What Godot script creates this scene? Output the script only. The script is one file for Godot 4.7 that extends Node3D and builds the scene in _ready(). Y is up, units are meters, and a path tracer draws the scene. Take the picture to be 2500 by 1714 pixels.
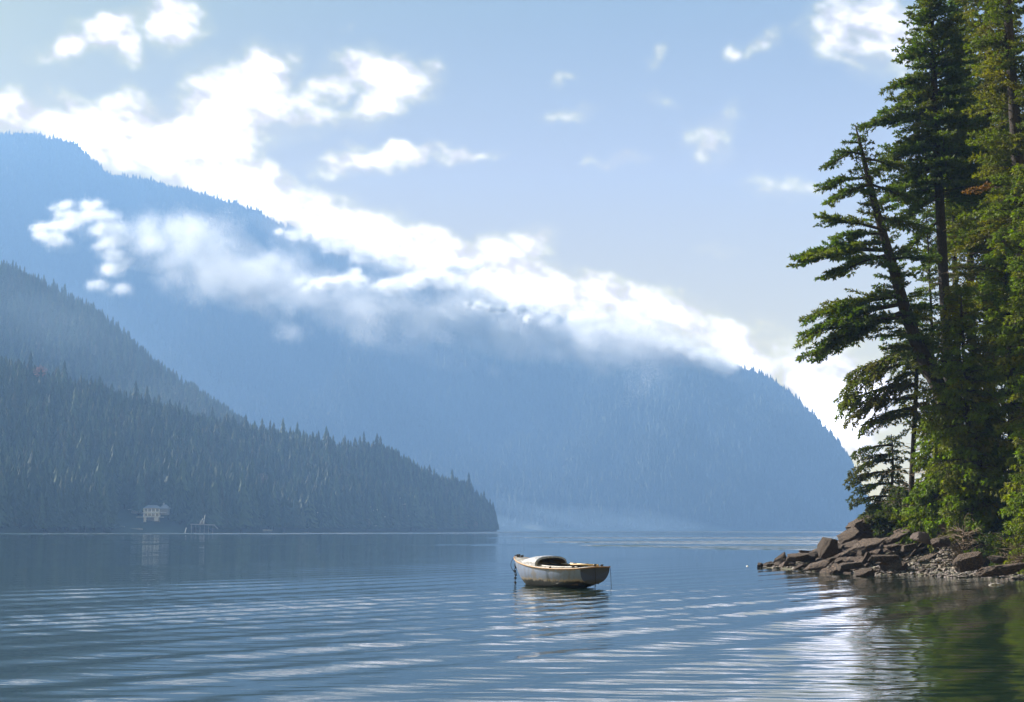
extends Node3D
# A moored dinghy on a mountain inlet. Camera looks along -Z; sizes in metres.

const F := 3434.0            # focal length in photograph pixels (2500 wide)
const EYE := 1.9
const PITCH := 0.126285      # radians, camera tipped up
const EXPO := 4.95
const HAZE := 0.00028
var rng := RandomNumberGenerator.new()
var used := {}
var M := {}
var sun_dir := Vector3.ZERO  # towards the sun
var shore_poly := PackedVector2Array()
var nz := FastNoiseLite.new()
var n1 := FastNoiseLite.new()  # one smooth octave

# ---------------------------------------------------------------- helpers
func pix(px: float, py: float, depth: float) -> Vector3:
	var x := (px - 1250.0) / F
	var y := (857.0 - py) / F
	var up := y * cos(PITCH) + sin(PITCH)
	var fw := cos(PITCH) - y * sin(PITCH)
	return Vector3(x / fw * depth, EYE + up / fw * depth, -depth)

func ground(px: float, py: float, level := 0.0) -> Vector3:
	var p := pix(px, py, 1.0)
	return pix(px, py, (level - EYE) / (p.y - EYE))

func proj(p: Vector3) -> Vector2:
	var q := p - Vector3(0, EYE, 0)
	var up := q.y * cos(PITCH) + q.z * sin(PITCH)
	var fw := q.y * sin(PITCH) - q.z * cos(PITCH)
	return Vector2(1250.0 + F * q.x / fw, 857.0 - F * up / fw)

func numbered(n: String) -> String:
	if not used.has(n):
		used[n] = 0
		return n
	used[n] += 1
	return "%s_%03d" % [n, used[n]]

func tag(o: Node, label: String, category: String, group := "", kind := "") -> void:
	if label: o.set_meta("label", label)
	if category: o.set_meta("category", category)
	if group: o.set_meta("group", group)
	if kind: o.set_meta("kind", kind)

func thing(called: String, at: Vector3, label: String, category: String, group := "") -> Node3D:
	var o := Node3D.new()
	o.name = numbered(called)
	add_child(o)
	o.position = at
	tag(o, label, category, group)
	return o

func part(called: String, mesh: Mesh, m: Material, parent: Node) -> MeshInstance3D:
	var o := MeshInstance3D.new()
	o.mesh = mesh
	if m: o.material_override = m
	if parent == self:
		o.name = numbered(called)
		add_child(o)
	else:
		o.name = called
		parent.add_child(o, true)
	return o

func mat(c: Color, rough := 0.8, vc := false) -> StandardMaterial3D:
	var m := StandardMaterial3D.new()
	m.albedo_color = c.linear_to_srgb()
	m.roughness = rough
	m.vertex_color_use_as_albedo = vc
	return m

func noise_tex(size: int, freq: float, oct: int, ramp: Array, seed_ := 1, kind := FastNoiseLite.TYPE_SIMPLEX_SMOOTH) -> NoiseTexture2D:
	var n := FastNoiseLite.new()
	n.seed = seed_
	n.noise_type = kind
	n.frequency = freq
	n.fractal_octaves = oct
	var t := NoiseTexture2D.new()
	t.width = size
	t.height = size
	t.seamless = true
	t.noise = n
	if ramp.size():
		var g := Gradient.new()
		var offs := PackedFloat32Array()
		var cols := PackedColorArray()
		for r in ramp:
			offs.append(r[0])
			cols.append((r[1] as Color).linear_to_srgb())
		g.offsets = offs
		g.colors = cols
		t.color_ramp = g
	return t

func arrays(v: PackedVector3Array, idx: PackedInt32Array, n := PackedVector3Array(), c := PackedColorArray(), uv := PackedVector2Array()) -> ArrayMesh:
	var a := []
	a.resize(Mesh.ARRAY_MAX)
	a[Mesh.ARRAY_VERTEX] = v
	if idx.size(): a[Mesh.ARRAY_INDEX] = idx
	if n.size(): a[Mesh.ARRAY_NORMAL] = n
	if c.size(): a[Mesh.ARRAY_COLOR] = c
	if uv.size(): a[Mesh.ARRAY_TEX_UV] = uv
	var m := ArrayMesh.new()
	m.add_surface_from_arrays(Mesh.PRIMITIVE_TRIANGLES, a)
	return m

# a grid of nu x nv vertices with smooth normals
func grid_mesh(v: PackedVector3Array, nu: int, nv: int, c := PackedColorArray(), uv := PackedVector2Array()) -> ArrayMesh:
	var n := PackedVector3Array()
	n.resize(nu * nv)
	var idx := PackedInt32Array()
	idx.resize((nu - 1) * (nv - 1) * 6)
	var k := 0
	for j in nv:
		for i in nu:
			var a := v[j * nu + mini(i + 1, nu - 1)] - v[j * nu + maxi(i - 1, 0)]
			var b := v[mini(j + 1, nv - 1) * nu + i] - v[maxi(j - 1, 0) * nu + i]
			n[j * nu + i] = b.cross(a).normalized()
			if i < nu - 1 and j < nv - 1:
				var p := j * nu + i
				idx[k] = p; idx[k + 1] = p + 1; idx[k + 2] = p + nu
				idx[k + 3] = p + 1; idx[k + 4] = p + nu + 1; idx[k + 5] = p + nu
				k += 6
	return arrays(v, idx, n, c, uv)

# tube along points with a radius each
func tube(pts: Array, rad: Array, sides := 8, st: SurfaceTool = null) -> SurfaceTool:
	if st == null:
		st = SurfaceTool.new()
		st.begin(Mesh.PRIMITIVE_TRIANGLES)
	var rings := []
	var last := Vector3.ZERO
	for i in pts.size():
		var d: Vector3 = (pts[mini(i + 1, pts.size() - 1)] - pts[maxi(i - 1, 0)]).normalized()
		var side: Vector3 = last if last != Vector3.ZERO else (Vector3.UP if absf(d.y) < 0.9 else Vector3.RIGHT)
		side = (side - d * side.dot(d)).normalized()
		last = side
		var other := d.cross(side)
		var ring := []
		for s in sides:
			var a := TAU * s / sides
			ring.append((pts[i] as Vector3) + (side * cos(a) + other * sin(a)) * float(rad[i]))
		rings.append(ring)
	for i in rings.size() - 1:
		for s in sides:
			var s2 := (s + 1) % sides
			quad(st, rings[i][s], rings[i][s2], rings[i + 1][s2], rings[i + 1][s])
	for s in range(1, sides - 1):
		tri(st, rings[0][0], rings[0][s + 1], rings[0][s])
		var e := rings.size() - 1
		tri(st, rings[e][0], rings[e][s], rings[e][s + 1])
	return st

func tri(st: SurfaceTool, a: Vector3, b: Vector3, c: Vector3) -> void:
	st.add_vertex(a); st.add_vertex(c); st.add_vertex(b)

func quad(st: SurfaceTool, a: Vector3, b: Vector3, c: Vector3, d: Vector3) -> void:
	tri(st, a, b, c)
	tri(st, a, c, d)

func begin(smooth := false) -> SurfaceTool:
	var st := SurfaceTool.new()
	st.begin(Mesh.PRIMITIVE_TRIANGLES)
	st.set_smooth_group(0 if smooth else -1)
	return st

func done(st: SurfaceTool, smooth := false) -> ArrayMesh:
	if smooth:
		st.index()
	st.generate_normals()
	return st.commit()

func box(st: SurfaceTool, c: Vector3, s: Vector3, b := Basis.IDENTITY) -> void:
	var h := s / 2.0
	var p := []
	for z in [-1, 1]:
		for y in [-1, 1]:
			for x in [-1, 1]:
				p.append(c + b * Vector3(h.x * x, h.y * y, h.z * z))
	quad(st, p[0], p[2], p[3], p[1])
	quad(st, p[4], p[5], p[7], p[6])
	quad(st, p[0], p[4], p[6], p[2])
	quad(st, p[1], p[3], p[7], p[5])
	quad(st, p[0], p[1], p[5], p[4])
	quad(st, p[2], p[6], p[7], p[3])

func box_mesh(c: Vector3, s: Vector3, b := Basis.IDENTITY) -> ArrayMesh:
	var st := begin()
	box(st, c, s, b)
	return done(st)

func poly_at(pts: Array, s: float) -> Vector3:
	var x := clampf(s, 0.0, 1.0) * (pts.size() - 1)
	var i := mini(int(x), pts.size() - 2)
	var f := x - i
	var a: Vector3 = pts[maxi(i - 1, 0)]
	var b: Vector3 = pts[i]
	var c: Vector3 = pts[i + 1]
	var d: Vector3 = pts[mini(i + 2, pts.size() - 1)]
	return b.cubic_interpolate(c, a, d, f)

# ---------------------------------------------------------------- start
func _ready() -> void:
	rng.seed = 20
	nz.seed = 7
	nz.frequency = 1.0
	nz.fractal_octaves = 4
	n1.seed = 21
	n1.frequency = 1.0
	n1.fractal_type = FastNoiseLite.FRACTAL_NONE
	var cam := Camera3D.new()
	cam.name = "camera"
	cam.position = Vector3(0, EYE, 0)
	cam.rotation = Vector3(PITCH, 0, 0)
	cam.fov = rad_to_deg(2.0 * atan(857.0 / F))
	cam.near = 0.1
	cam.far = 30000.0
	add_child(cam)
	cam.current = true

	var az := deg_to_rad(-55.0)
	var el := deg_to_rad(35.0)
	sun_dir = Vector3(sin(az) * cos(el), sin(el), -cos(az) * cos(el))
	var sun := DirectionalLight3D.new()
	sun.name = "sun"
	sun.light_energy = 1.6
	sun.light_color = Color(1.0, 0.965, 0.925)
	sun.light_angular_distance = 0.5
	sun.shadow_enabled = true
	add_child(sun)
	sun.look_at_from_position(Vector3.ZERO, -sun_dir, Vector3.UP)

	var env := Environment.new()
	env.background_mode = Environment.BG_SKY
	env.sky = Sky.new()
	env.sky.sky_material = make_sky()
	env.tonemap_mode = Environment.TONE_MAPPER_LINEAR
	env.tonemap_exposure = EXPO
	env.sdfgi_enabled = true
	env.ssao_enabled = true
	env.ssil_enabled = true
	env.fog_enabled = true
	env.fog_mode = Environment.FOG_MODE_EXPONENTIAL
	env.fog_density = HAZE
	env.fog_light_color = Color(0.265, 0.515, 1.0).linear_to_srgb()
	env.volumetric_fog_enabled = true
	env.volumetric_fog_density = 0.0
	var we := WorldEnvironment.new()
	we.name = "world"
	we.environment = env
	add_child(we)
	print("sky ", Time.get_ticks_msec())

	make_materials()
	make_water()
	print("water ", Time.get_ticks_msec())
	make_mountains()
	print("mountains ", Time.get_ticks_msec())
	make_clouds()
	make_house()
	make_point()
	print("point ", Time.get_ticks_msec())
	make_trees()
	print("trees ", Time.get_ticks_msec())
	make_boat()
	make_small_things()
	print("done ", Time.get_ticks_msec())

# ---------------------------------------------------------------- sky
# clouds in the sky as soft clumps: photo x, y, half width, half height, turn (degrees), strength
const CLOUDS := [
	[180, 112, 75, 26, -22, 1.35], [265, 76, 75, 36, -20, 1.45], [325, 95, 26, 50, 15, 1.2],
	[420, 45, 62, 58, 0, 1.5], [470, 85, 40, 16, -25, 0.55], [510, 70, 20, 8, -25, 0.5], [850, 64, 14, 8, 0, 0.6],
	[20, 270, 70, 40, 10, 1.35], [80, 305, 130, 40, 5, 1.2], [165, 275, 45, 40, -30, 1.0], [300, 270, 45, 45, -30, 1.0], [250, 340, 150, 55, 15, 1.4],
	[400, 350, 160, 70, 0, 1.5], [540, 290, 120, 90, -45, 1.5], [640, 190, 75, 55, -30, 1.3], [600, 260, 90, 80, -40, 1.4], [490, 420, 200, 60, 22, 1.5],
	[720, 300, 110, 30, -15, 0.9], [790, 220, 90, 30, -12, 1.1], [930, 185, 105, 45, 10, 1.25], [920, 262, 55, 38, -30, 1.05], [1040, 190, 45, 40, -40, 0.8], [860, 285, 70, 22, -20, 0.8],
	[870, 400, 90, 26, -10, 1.3], [970, 375, 90, 22, -5, 1.3], [1130, 376, 60, 14, -4, 1.15], [1215, 380, 30, 7, 0, 0.6], [1075, 354, 25, 8, 0, 0.5], [835, 372, 25, 6, 0, 0.5], [930, 360, 70, 12, 2, 0.7],
	[640, 470, 160, 55, 35, 1.5], [760, 535, 140, 55, 22, 1.5], [900, 570, 150, 50, 18, 1.5], [1040, 610, 150, 45, 20, 1.5], [1180, 670, 160, 45, 22, 1.5], [1330, 700, 150, 45, 16, 1.5], [1480, 730, 150, 42, 14, 1.5],
	[1640, 770, 130, 40, 18, 1.4], [1760, 830, 110, 45, 30, 1.25], [1850, 890, 70, 40, 35, 0.9], [1250, 605, 80, 36, -5, 1.25], [1310, 610, 45, 42, 0, 1.2], [1195, 600, 40, 26, -10, 1.0],
	[1600, 140, 32, 13, -35, 0.75], [1375, 200, 24, 10, -30, 0.55], [1390, 278, 52, 16, -5, 0.75], [1620, 250, 42, 12, 25, 0.4], [1740, 345, 38, 52, 35, 0.95], [1780, 290, 18, 34, 25, 0.7], [1680, 330, 30, 26, 20, 0.5],
	[1520, 388, 55, 14, -6, 0.8], [1440, 398, 30, 12, -10, 0.5], [1800, 130, 25, 20, 20, 0.75], [1870, 105, 42, 18, -38, 0.8], [1950, 55, 26, 12, -35, 0.6],
	[2060, 70, 75, 55, 15, 1.1], [2150, 80, 110, 75, 20, 1.2], [2180, 160, 70, 35, 20, 0.9], [2040, 15, 60, 22, 0, 0.8], [1900, 455, 70, 22, 12, 0.7], [1970, 470, 50, 22, 5, 0.6], [1740, 612, 50, 12, 2, 0.45],
	[2070, 1000, 100, 110, 20, 1.7], [1990, 930, 90, 70, 35, 1.5], [1910, 850, 80, 40, 30, 1.0],
]
var blob := []
var fb := FastNoiseLite.new()
var fb2 := FastNoiseLite.new()
var gen := FastNoiseLite.new()

func to_angles(px: float, py: float) -> Vector2:
	var p := pix(px, py, 1.0) - Vector3(0, EYE, 0)
	return Vector2(rad_to_deg(atan2(p.x, -p.z)), rad_to_deg(atan2(p.y, Vector2(p.x, p.z).length())))

func sky_at(azd: float, eld: float, near: Array) -> Color:
	var a := deg_to_rad(azd)
	var e := deg_to_rad(eld)
	var d := Vector3(sin(a) * cos(e), sin(e), -cos(a) * cos(e))
	# the air above the haze: what the picture's sky shows less the haze in front of it
	var hz := pow(1.0 - clampf(sin(e), 0.0, 1.0), 2.2)
	var c := Color(0.03, 0.29, 0.64).lerp(Color(0.84, 0.82, 0.77), clampf(hz, 0.0, 1.0))
	var ang := rad_to_deg(acos(clampf(d.dot(sun_dir), -1.0, 1.0)))
	var glow := exp(-pow(ang / 27.0, 2.0)) * 0.8 + exp(-pow(ang / 9.0, 2.0)) * 2.0
	c = Color(c.r + glow * 0.9, c.g + glow * 0.86, c.b + glow * 0.72)
	var tau := HAZE * minf(1250.0 / maxf(sin(e), 0.01), 5000.0)
	var thru := exp(-tau)
	var add := (1.0 - thru)
	# clouds
	var wx := azd + fb.get_noise_2d(azd * 1.3 + 40.0, eld * 1.3) * 0.5
	var wy := eld + fb.get_noise_2d(azd * 1.3 - 70.0, eld * 1.3 + 31.0) * 0.4
	var s := 0.0
	for b in near:
		var dx: float = wx - b[0]
		var dy: float = wy - b[1]
		var u: float = (dx * b[4] + dy * b[5]) / b[2]
		var v: float = (-dx * b[5] + dy * b[4]) / b[3]
		var q := u * u + v * v
		if q < 4.0:
			var w := 1.0 - q * 0.25
			s = maxf(s, w * w * b[6]) + 0.12 * w * w * b[6]
	# scattered clouds elsewhere in the sky, in the same manner
	var away := clampf((absf(azd) - 22.0) / 8.0, 0.0, 1.0)
	away = maxf(away, clampf((eld - 23.0) / 7.0, 0.0, 1.0))
	if away > 0.0:
		var g := gen.get_noise_2d(azd * cos(e), eld * 1.8)
		s = maxf(s, away * clampf((g - 0.14) * 2.6, 0.0, 1.2))
	# cloud texture drawn out along the wind, down to the right
	var along := azd * 0.95 - eld * 0.31
	var across := azd * 0.31 + eld * 0.95
	var n := fb2.get_noise_2d(along * 0.62, across * 1.3)
	var sunward := fb2.get_noise_2d((along - 0.8) * 0.62, (across + 0.35) * 1.3)
	var dens := s - 0.34 + n * 0.95 * clampf(s * 1.6, 0.0, 1.0)
	var cover := clampf(dens / 1.05, 0.0, 1.0)
	cover = cover * cover * (3.0 - 2.0 * cover) * 0.6 + cover * 0.4
	cover = maxf(cover, clampf(s - 0.10, 0.0, 1.0) * 0.22)
	var body := clampf(dens - 0.6, 0.0, 1.0)
	var lit := 0.93 + 0.55 * (n - sunward) * clampf(s, 0.0, 1.0) + 1.2 * body * body + glow * 0.5
	lit = maxf(lit, 0.78)
	c = c.lerp(Color(lit, lit * 1.02, lit * 1.13), cover)
	var up := clampf(eld / 20.0, 0.0, 1.0)
	var haze := Color(0.265, 0.49, 1.14).lerp(Color(0.395, 0.69, 1.38), up)
	haze.b *= lerpf(1.0, 0.66, cover)
	return Color(maxf(c.r - add * haze.r, 0.12 * c.r) / thru / EXPO, maxf(c.g - add * haze.g, 0.12 * c.g) / thru / EXPO, maxf(c.b - add * haze.b, 0.03 * c.b) / thru / EXPO)

func make_sky() -> PanoramaSkyMaterial:
	fb.seed = 3; fb.frequency = 0.45; fb.fractal_octaves = 3
	fb2.seed = 11; fb2.frequency = 0.42; fb2.fractal_octaves = 6; fb2.fractal_gain = 0.66
	gen.seed = 5; gen.frequency = 0.045; gen.fractal_octaves = 4
	for b in CLOUDS:
		var p := to_angles(b[0], b[1])
		var t := deg_to_rad(-float(b[4]))
		blob.append([p.x, p.y, rad_to_deg(b[2] / F), rad_to_deg(b[3] / F), cos(t), sin(t), b[5]])
	var w := 4096
	var h := 2048
	var low := Image.create_empty(w / 8, h / 8, false, Image.FORMAT_RGBF)
	for y in h / 8:
		var eld := 90.0 - (y + 0.5) * 8.0 / h * 180.0
		for x in w / 8:
			var azd := (x + 0.5) * 8.0 / w * 360.0
			if azd > 180.0: azd -= 360.0
			low.set_pixel(x, y, sky_at(azd, maxf(eld, 0.0), []))
	low.resize(w, h, Image.INTERPOLATE_BILINEAR)
	for y in range(int((90.0 - 33.0) / 180.0 * h), h / 2):
		var eld := 90.0 - (y + 0.5) / h * 180.0
		var row := []
		for b in blob:
			if absf(eld - b[1]) < 2.0 * maxf(b[2], b[3]) + 1.2: row.append(b)
		for xx in range(-320, 320):
			var azd := (xx + 0.5) / w * 360.0
			low.set_pixel(posmod(xx, w), y, sky_at(azd, eld, row))
	var m := PanoramaSkyMaterial.new()
	m.panorama = ImageTexture.create_from_image(low)
	return m

# ---------------------------------------------------------------- materials
func make_materials() -> void:
	var water := mat(Color(0.008, 0.017, 0.011), 0.03)
	water.metallic_specular = 0.5
	var wn := FastNoiseLite.new()
	wn.seed = 4; wn.frequency = 0.012; wn.fractal_octaves = 4
	var wt := NoiseTexture2D.new()
	wt.width = 1024; wt.height = 1024; wt.seamless = true; wt.noise = wn
	wt.as_normal_map = true
	wt.bump_strength = 3.0
	water.normal_enabled = true
	water.normal_texture = wt
	water.normal_scale = 0.22
	M.water = water
	var far := water.duplicate() as StandardMaterial3D
	far.roughness = 0.08
	far.normal_scale = 0.12
	M.far_water = far
	var ruff := water.duplicate() as StandardMaterial3D
	ruff.roughness = 0.1
	ruff.normal_enabled = false
	M.ruffled = ruff
	M.slope = mat(Color(0.035, 0.05, 0.03), 0.95)
	M.conifer = mat(Color(1, 1, 1), 0.9, true)
	M.bark = mat(Color(1, 1, 1), 0.95)
	M.bark.albedo_texture = noise_tex(512, 0.02, 5, [[0.0, Color(0.006, 0.005, 0.004)], [0.5, Color(0.018, 0.013, 0.009)], [1.0, Color(0.05, 0.036, 0.026)]], 8)
	M.bark.uv1_triplanar = true
	M.bark.uv1_scale = Vector3(1.6, 0.4, 1.6)
	M.bark.heightmap_enabled = true
	M.bark.heightmap_texture = noise_tex(512, 0.03, 4, [], 9)
	M.bark.heightmap_scale = 3.0
	var leaf := mat(Color(1, 1, 1), 0.7, true)
	leaf.backlight_enabled = true
	leaf.backlight = Color(0.92, 1.0, 0.35)
	M.leaf = leaf
	M.wood = mat(Color(0.045, 0.032, 0.024), 0.95)
	M.twig = mat(Color(0.16, 0.12, 0.085), 0.95)
	var rock := mat(Color(1, 1, 1), 0.85)
	rock.albedo_texture = noise_tex(1024, 0.012, 6, [[0.28, Color(0.010, 0.007, 0.005)], [0.44, Color(0.036, 0.024, 0.015)], [0.52, Color(0.085, 0.056, 0.034)], [0.60, Color(0.115, 0.056, 0.026)], [0.72, Color(0.23, 0.165, 0.105)]], 12)
	rock.uv1_triplanar = true
	rock.uv1_scale = Vector3(0.7, 2.2, 0.7)
	rock.heightmap_enabled = true
	rock.heightmap_texture = noise_tex(1024, 0.02, 6, [], 13)
	rock.heightmap_scale = 20.0
	M.rock = rock
	var rock2 := rock.duplicate() as StandardMaterial3D
	rock2.albedo_texture = noise_tex(1024, 0.02, 6, [[0.28, Color(0.012, 0.008, 0.005)], [0.44, Color(0.046, 0.028, 0.016)], [0.53, Color(0.11, 0.058, 0.028)], [0.62, Color(0.08, 0.056, 0.034)], [0.74, Color(0.2, 0.135, 0.08)]], 17)
	M.rock_rust = rock2
	var rock3 := rock.duplicate() as StandardMaterial3D
	rock3.albedo_texture = noise_tex(512, 0.02, 6, [[0.0, Color(0.06, 0.04, 0.033)], [0.5, Color(0.17, 0.135, 0.115)], [0.7, Color(0.19, 0.11, 0.08)], [1.0, Color(0.28, 0.25, 0.22)]], 19)
	M.rock_pale = rock3
	M.pebble = mat(Color(1, 1, 1), 0.8, true)
	var earth := mat(Color(1, 1, 1), 0.95)
	earth.albedo_texture = noise_tex(1024, 0.02, 6, [[0.0, Color(0.02, 0.015, 0.01)], [0.5, Color(0.06, 0.045, 0.03)], [0.7, Color(0.05, 0.06, 0.02)], [1.0, Color(0.12, 0.09, 0.06)]], 23)
	earth.uv1_triplanar = true
	earth.uv1_world_triplanar = true
	earth.uv1_scale = Vector3(0.12, 0.12, 0.12)
	M.earth = earth
	M.moss = mat(Color(0.09, 0.11, 0.015), 0.95)
	M.hull = mat(Color(1, 1, 1), 0.45, true)
	var deck := mat(Color(1, 1, 1), 0.55)
	deck.albedo_texture = noise_tex(512, 0.02, 5, [[0.3, Color(0.15, 0.125, 0.09)], [0.48, Color(0.3, 0.28, 0.24)], [0.75, Color(0.4, 0.39, 0.38)]], 31)
	deck.uv1_triplanar = true
	deck.uv1_scale = Vector3(0.5, 0.5, 0.5)
	M.deck = deck
	M.cabin = deck.duplicate()
	M.cabin.albedo_texture = noise_tex(512, 0.03, 5, [[0.3, Color(0.13, 0.12, 0.11)], [0.5, Color(0.25, 0.26, 0.28)], [0.75, Color(0.33, 0.34, 0.37)]], 37)
	M.trim = mat(Color(0.28, 0.15, 0.05), 0.6)
	M.dark = mat(Color(0.02, 0.018, 0.015), 0.8)
	M.inside = mat(Color(0.06, 0.045, 0.035), 0.85)
	M.rope = mat(Color(0.03, 0.028, 0.025), 0.95)
	M.spar = mat(Color(0.48, 0.33, 0.14), 0.55)
	M.white = mat(Color(0.85, 0.85, 0.84), 0.6)
	M.roof = mat(Color(0.26, 0.25, 0.26), 0.8)
	M.glass = mat(Color(0.03, 0.035, 0.04), 0.08)
	M.stone = mat(Color(0.34, 0.33, 0.31), 0.9)
	M.timber = mat(Color(0.3, 0.28, 0.27), 0.85)

# ---------------------------------------------------------------- water
func wave_h(x: float, z: float, fade_small: float) -> float:
	var d := -z
	# boat wake: long crests running away to the right
	var k := Vector2(0.835, 0.55)
	var s := k.x * x + k.y * z
	var t := -k.y * x + k.x * z
	var e1 := 0.5 + 0.5 * n1.get_noise_2d(s * 0.06 + 3.0, t * 0.010)
	var e2 := 0.5 + 0.5 * n1.get_noise_2d(s * 0.08 + 70.0, t * 0.018 + 9.0)
	var bend := 1.8 * n1.get_noise_2d(x * 0.014, z * 0.012 + 50.0)
	var near := clampf(1.3 - d / 90.0, 0.2, 1.0)
	var h := near * (0.046 * e1 * e1 * sin(TAU * (s + bend) / 2.1) + 0.024 * e2 * e2 * sin(TAU * (s + 0.16 * t + bend * 1.4) / 1.2 + 1.0))
	# crosswise ripples, flatter in the lee of the point
	var k2 := -0.10 * x + 0.995 * z
	var e3 := 0.35 + 0.65 * clampf(0.5 + n1.get_noise_2d(x * 0.03 + 20.0, z * 0.05), 0.0, 1.0)
	h += near * 0.0030 * e3 * sin(TAU * (k2 + 0.9 * n1.get_noise_2d(x * 0.06, z * 0.07)) / 1.02)
	if fade_small > 0.0:
		h += fade_small * (0.0026 * e3 * sin(TAU * (k2 + 0.08 * x + 0.9 * n1.get_noise_2d(x * 0.1 + 9.0, z * 0.12)) / 0.47) + 0.0062 * nz.get_noise_2d(x * 0.2 + 5.0, z * 1.3 + x * 0.1) + 0.0026 * nz.get_noise_2d(x * 0.6, z * 4.0 + 0.3 * x + 8.0))
	# breeze over the open water further out
	if d > 95.0:
		var patch := clampf(n1.get_noise_2d(x * 0.008 + 2.0, z * 0.02) * 2.0 + clampf(x / 40.0, -0.3, 0.8), 0.0, 1.0)
		h += clampf((d - 95.0) / 60.0, 0.0, 1.0) * clampf((440.0 - d) / 120.0, 0.0, 1.0) * patch * 0.08 * nz.get_noise_2d(x * 0.16, z * 0.24)
	return h

func make_water() -> void:
	var rows := []
	var d := 6.0
	while d < 460.0:
		rows.append(d)
		d += maxf(0.07, d * 0.0056)
	var nu := 330
	var nv := rows.size()
	var v := PackedVector3Array()
	var uv := PackedVector2Array()
	v.resize(nu * nv)
	uv.resize(nu * nv)
	for j in nv:
		var dd: float = rows[j]
		var fs := clampf(1.4 - dd / 60.0, 0.0, 1.0)
		var half := 0.43 * dd + 6.0
		for i in nu:
			var x := lerpf(-half, half, i / float(nu - 1))
			v[j * nu + i] = Vector3(x, wave_h(x, -dd, fs), -dd)
			uv[j * nu + i] = Vector2(x / 26.0, -dd / 5.0)
	var o := part("water", grid_mesh(v, nu, nv, PackedColorArray(), uv), M.water, self)
	tag(o, "rippled blue inlet water round the moored boat", "", "", "structure")
	# the open water to the horizon, a little lower so that the near sheet lies over it
	var pv := PackedVector3Array([Vector3(-2600, -0.05, 120), Vector3(2600, -0.05, 120), Vector3(-2600, -0.05, -4700), Vector3(2600, -0.05, -4700)])
	var puv := PackedVector2Array()
	for p in pv: puv.append(Vector2(p.x / 30.0, p.z / 16.0))
	var sheet := arrays(pv, PackedInt32Array([0, 2, 1, 1, 2, 3]), PackedVector3Array([Vector3.UP, Vector3.UP, Vector3.UP, Vector3.UP]), PackedColorArray(), puv)
	o = part("open_water", sheet, M.far_water, self)
	tag(o, "calm open water reaching to the far mountain shore", "", "", "structure")
	# streaks of wind-ruffled water off the far shores: short steep wavelets
	ruffle([[-430, 540, 640], [-230, 520, 720], [-120, 560, 760], [-40, 640, 860], [40, 900, 980]])
	ruffle([[6, 172, 180], [22, 138, 160], [40, 128, 165], [70, 135, 190]], 0.5)
	ruffle([[2, 215, 225], [25, 185, 235], [60, 180, 260], [100, 190, 280]], 0.55)
	ruffle([[-6, 330, 340], [40, 290, 350], [90, 280, 380], [160, 300, 420]], 0.7)
	ruffle([[-60, 980, 1250], [100, 900, 1500], [300, 850, 1700], [600, 800, 1700]])

func ruffle(edge: Array, small := 1.0) -> void:
	var nu := 40
	var nv := 700
	var v := PackedVector3Array()
	v.resize(nu * nv)
	var ph := []
	for k in 6: ph.append([rng.randf_range(1.6, 4.2) * small, rng.randf() * TAU, rng.randf_range(-0.02, 0.02)])
	for i in nu:
		var f := i / float(nu - 1) * (edge.size() - 1)
		var a: Array = edge[mini(int(f), edge.size() - 2)]
		var b: Array = edge[mini(int(f), edge.size() - 2) + 1]
		var g := f - mini(int(f), edge.size() - 2)
		var x: float = lerpf(a[0], b[0], g)
		var d0: float = lerpf(a[1], b[1], g)
		var d1: float = lerpf(a[2], b[2], g)
		for j in nv:
			var d := lerpf(d0, d1, j / float(nv - 1))
			var h := 0.0
			for q in ph: h += sin(TAU * (d + q[2] * x) / q[0] + q[1] + 2.0 * nz.get_noise_2d(x * 0.02, d * 0.02)) * q[0] * 0.012
			var rim := clampf(minf(minf(j, nv - 1 - j) / 60.0, minf(i, nu - 1 - i) / 4.0), 0.0, 1.0)
			v[j * nu + i] = Vector3(x, lerpf(-0.12, 0.04, sqrt(rim)) + h * rim, -d)
	var o := part("ruffled_water", grid_mesh(v, nu, nv), M.ruffled, self)
	tag(o, "pale streak of wind ruffled water off the far shore", "", "", "structure")

# ---------------------------------------------------------------- mountains
func far_conifer(seed_: int, tiers: int, sides: int) -> ArrayMesh:
	# one unit tall; crown of ragged skirts
	var r := RandomNumberGenerator.new()
	r.seed = seed_
	var st := begin()
	for t in tiers:
		var f := t / float(tiers)
		var y0 := 0.10 + 0.86 * f
		var y1 := minf(1.0, y0 + 1.7 * 0.86 / tiers)
		var rad := 0.17 * pow(1.0 - f, 0.85) + 0.012
		var turn := r.randf() * TAU
		for s in sides:
			var a := turn + TAU * s / sides
			var b := turn + TAU * (s + 1) / sides
			var m := (a + b) / 2.0
			var ra := rad * r.randf_range(0.45, 0.75)
			var rm := rad * r.randf_range(0.8, 1.35)
			var top := Vector3(0, y1, 0)
			var pa := Vector3(cos(a) * ra, y0 + 0.03, sin(a) * ra)
			var pm := Vector3(cos(m) * rm, y0 - r.randf_range(0.0, 0.03), sin(m) * rm)
			var pb := Vector3(cos(b) * ra, y0 + 0.03, sin(b) * ra)
			var g := r.randf_range(0.75, 1.25)
			st.set_color(Color(g, g, g))
			tri(st, top, pm, pa)
			tri(st, top, pb, pm)
	return done(st)

func loft(base: Array, ridge: Array, back: Array, nu: int, nv: int, bump: float, scale: float, sd: float) -> Dictionary:
	# base, ridge and back lines share their parameter; t 0..1 base to ridge, 1..1.6 down the back
	var v := PackedVector3Array()
	v.resize(nu * nv)
	for j in nv:
		var t := 1.6 * j / (nv - 1)
		for i in nu:
			v[j * nu + i] = loft_at([base, ridge, back, bump, scale, sd], i / float(nu - 1), t)
	return {"mesh": grid_mesh(v, nu, nv), "l": [base, ridge, back, bump, scale, sd]}

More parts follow.
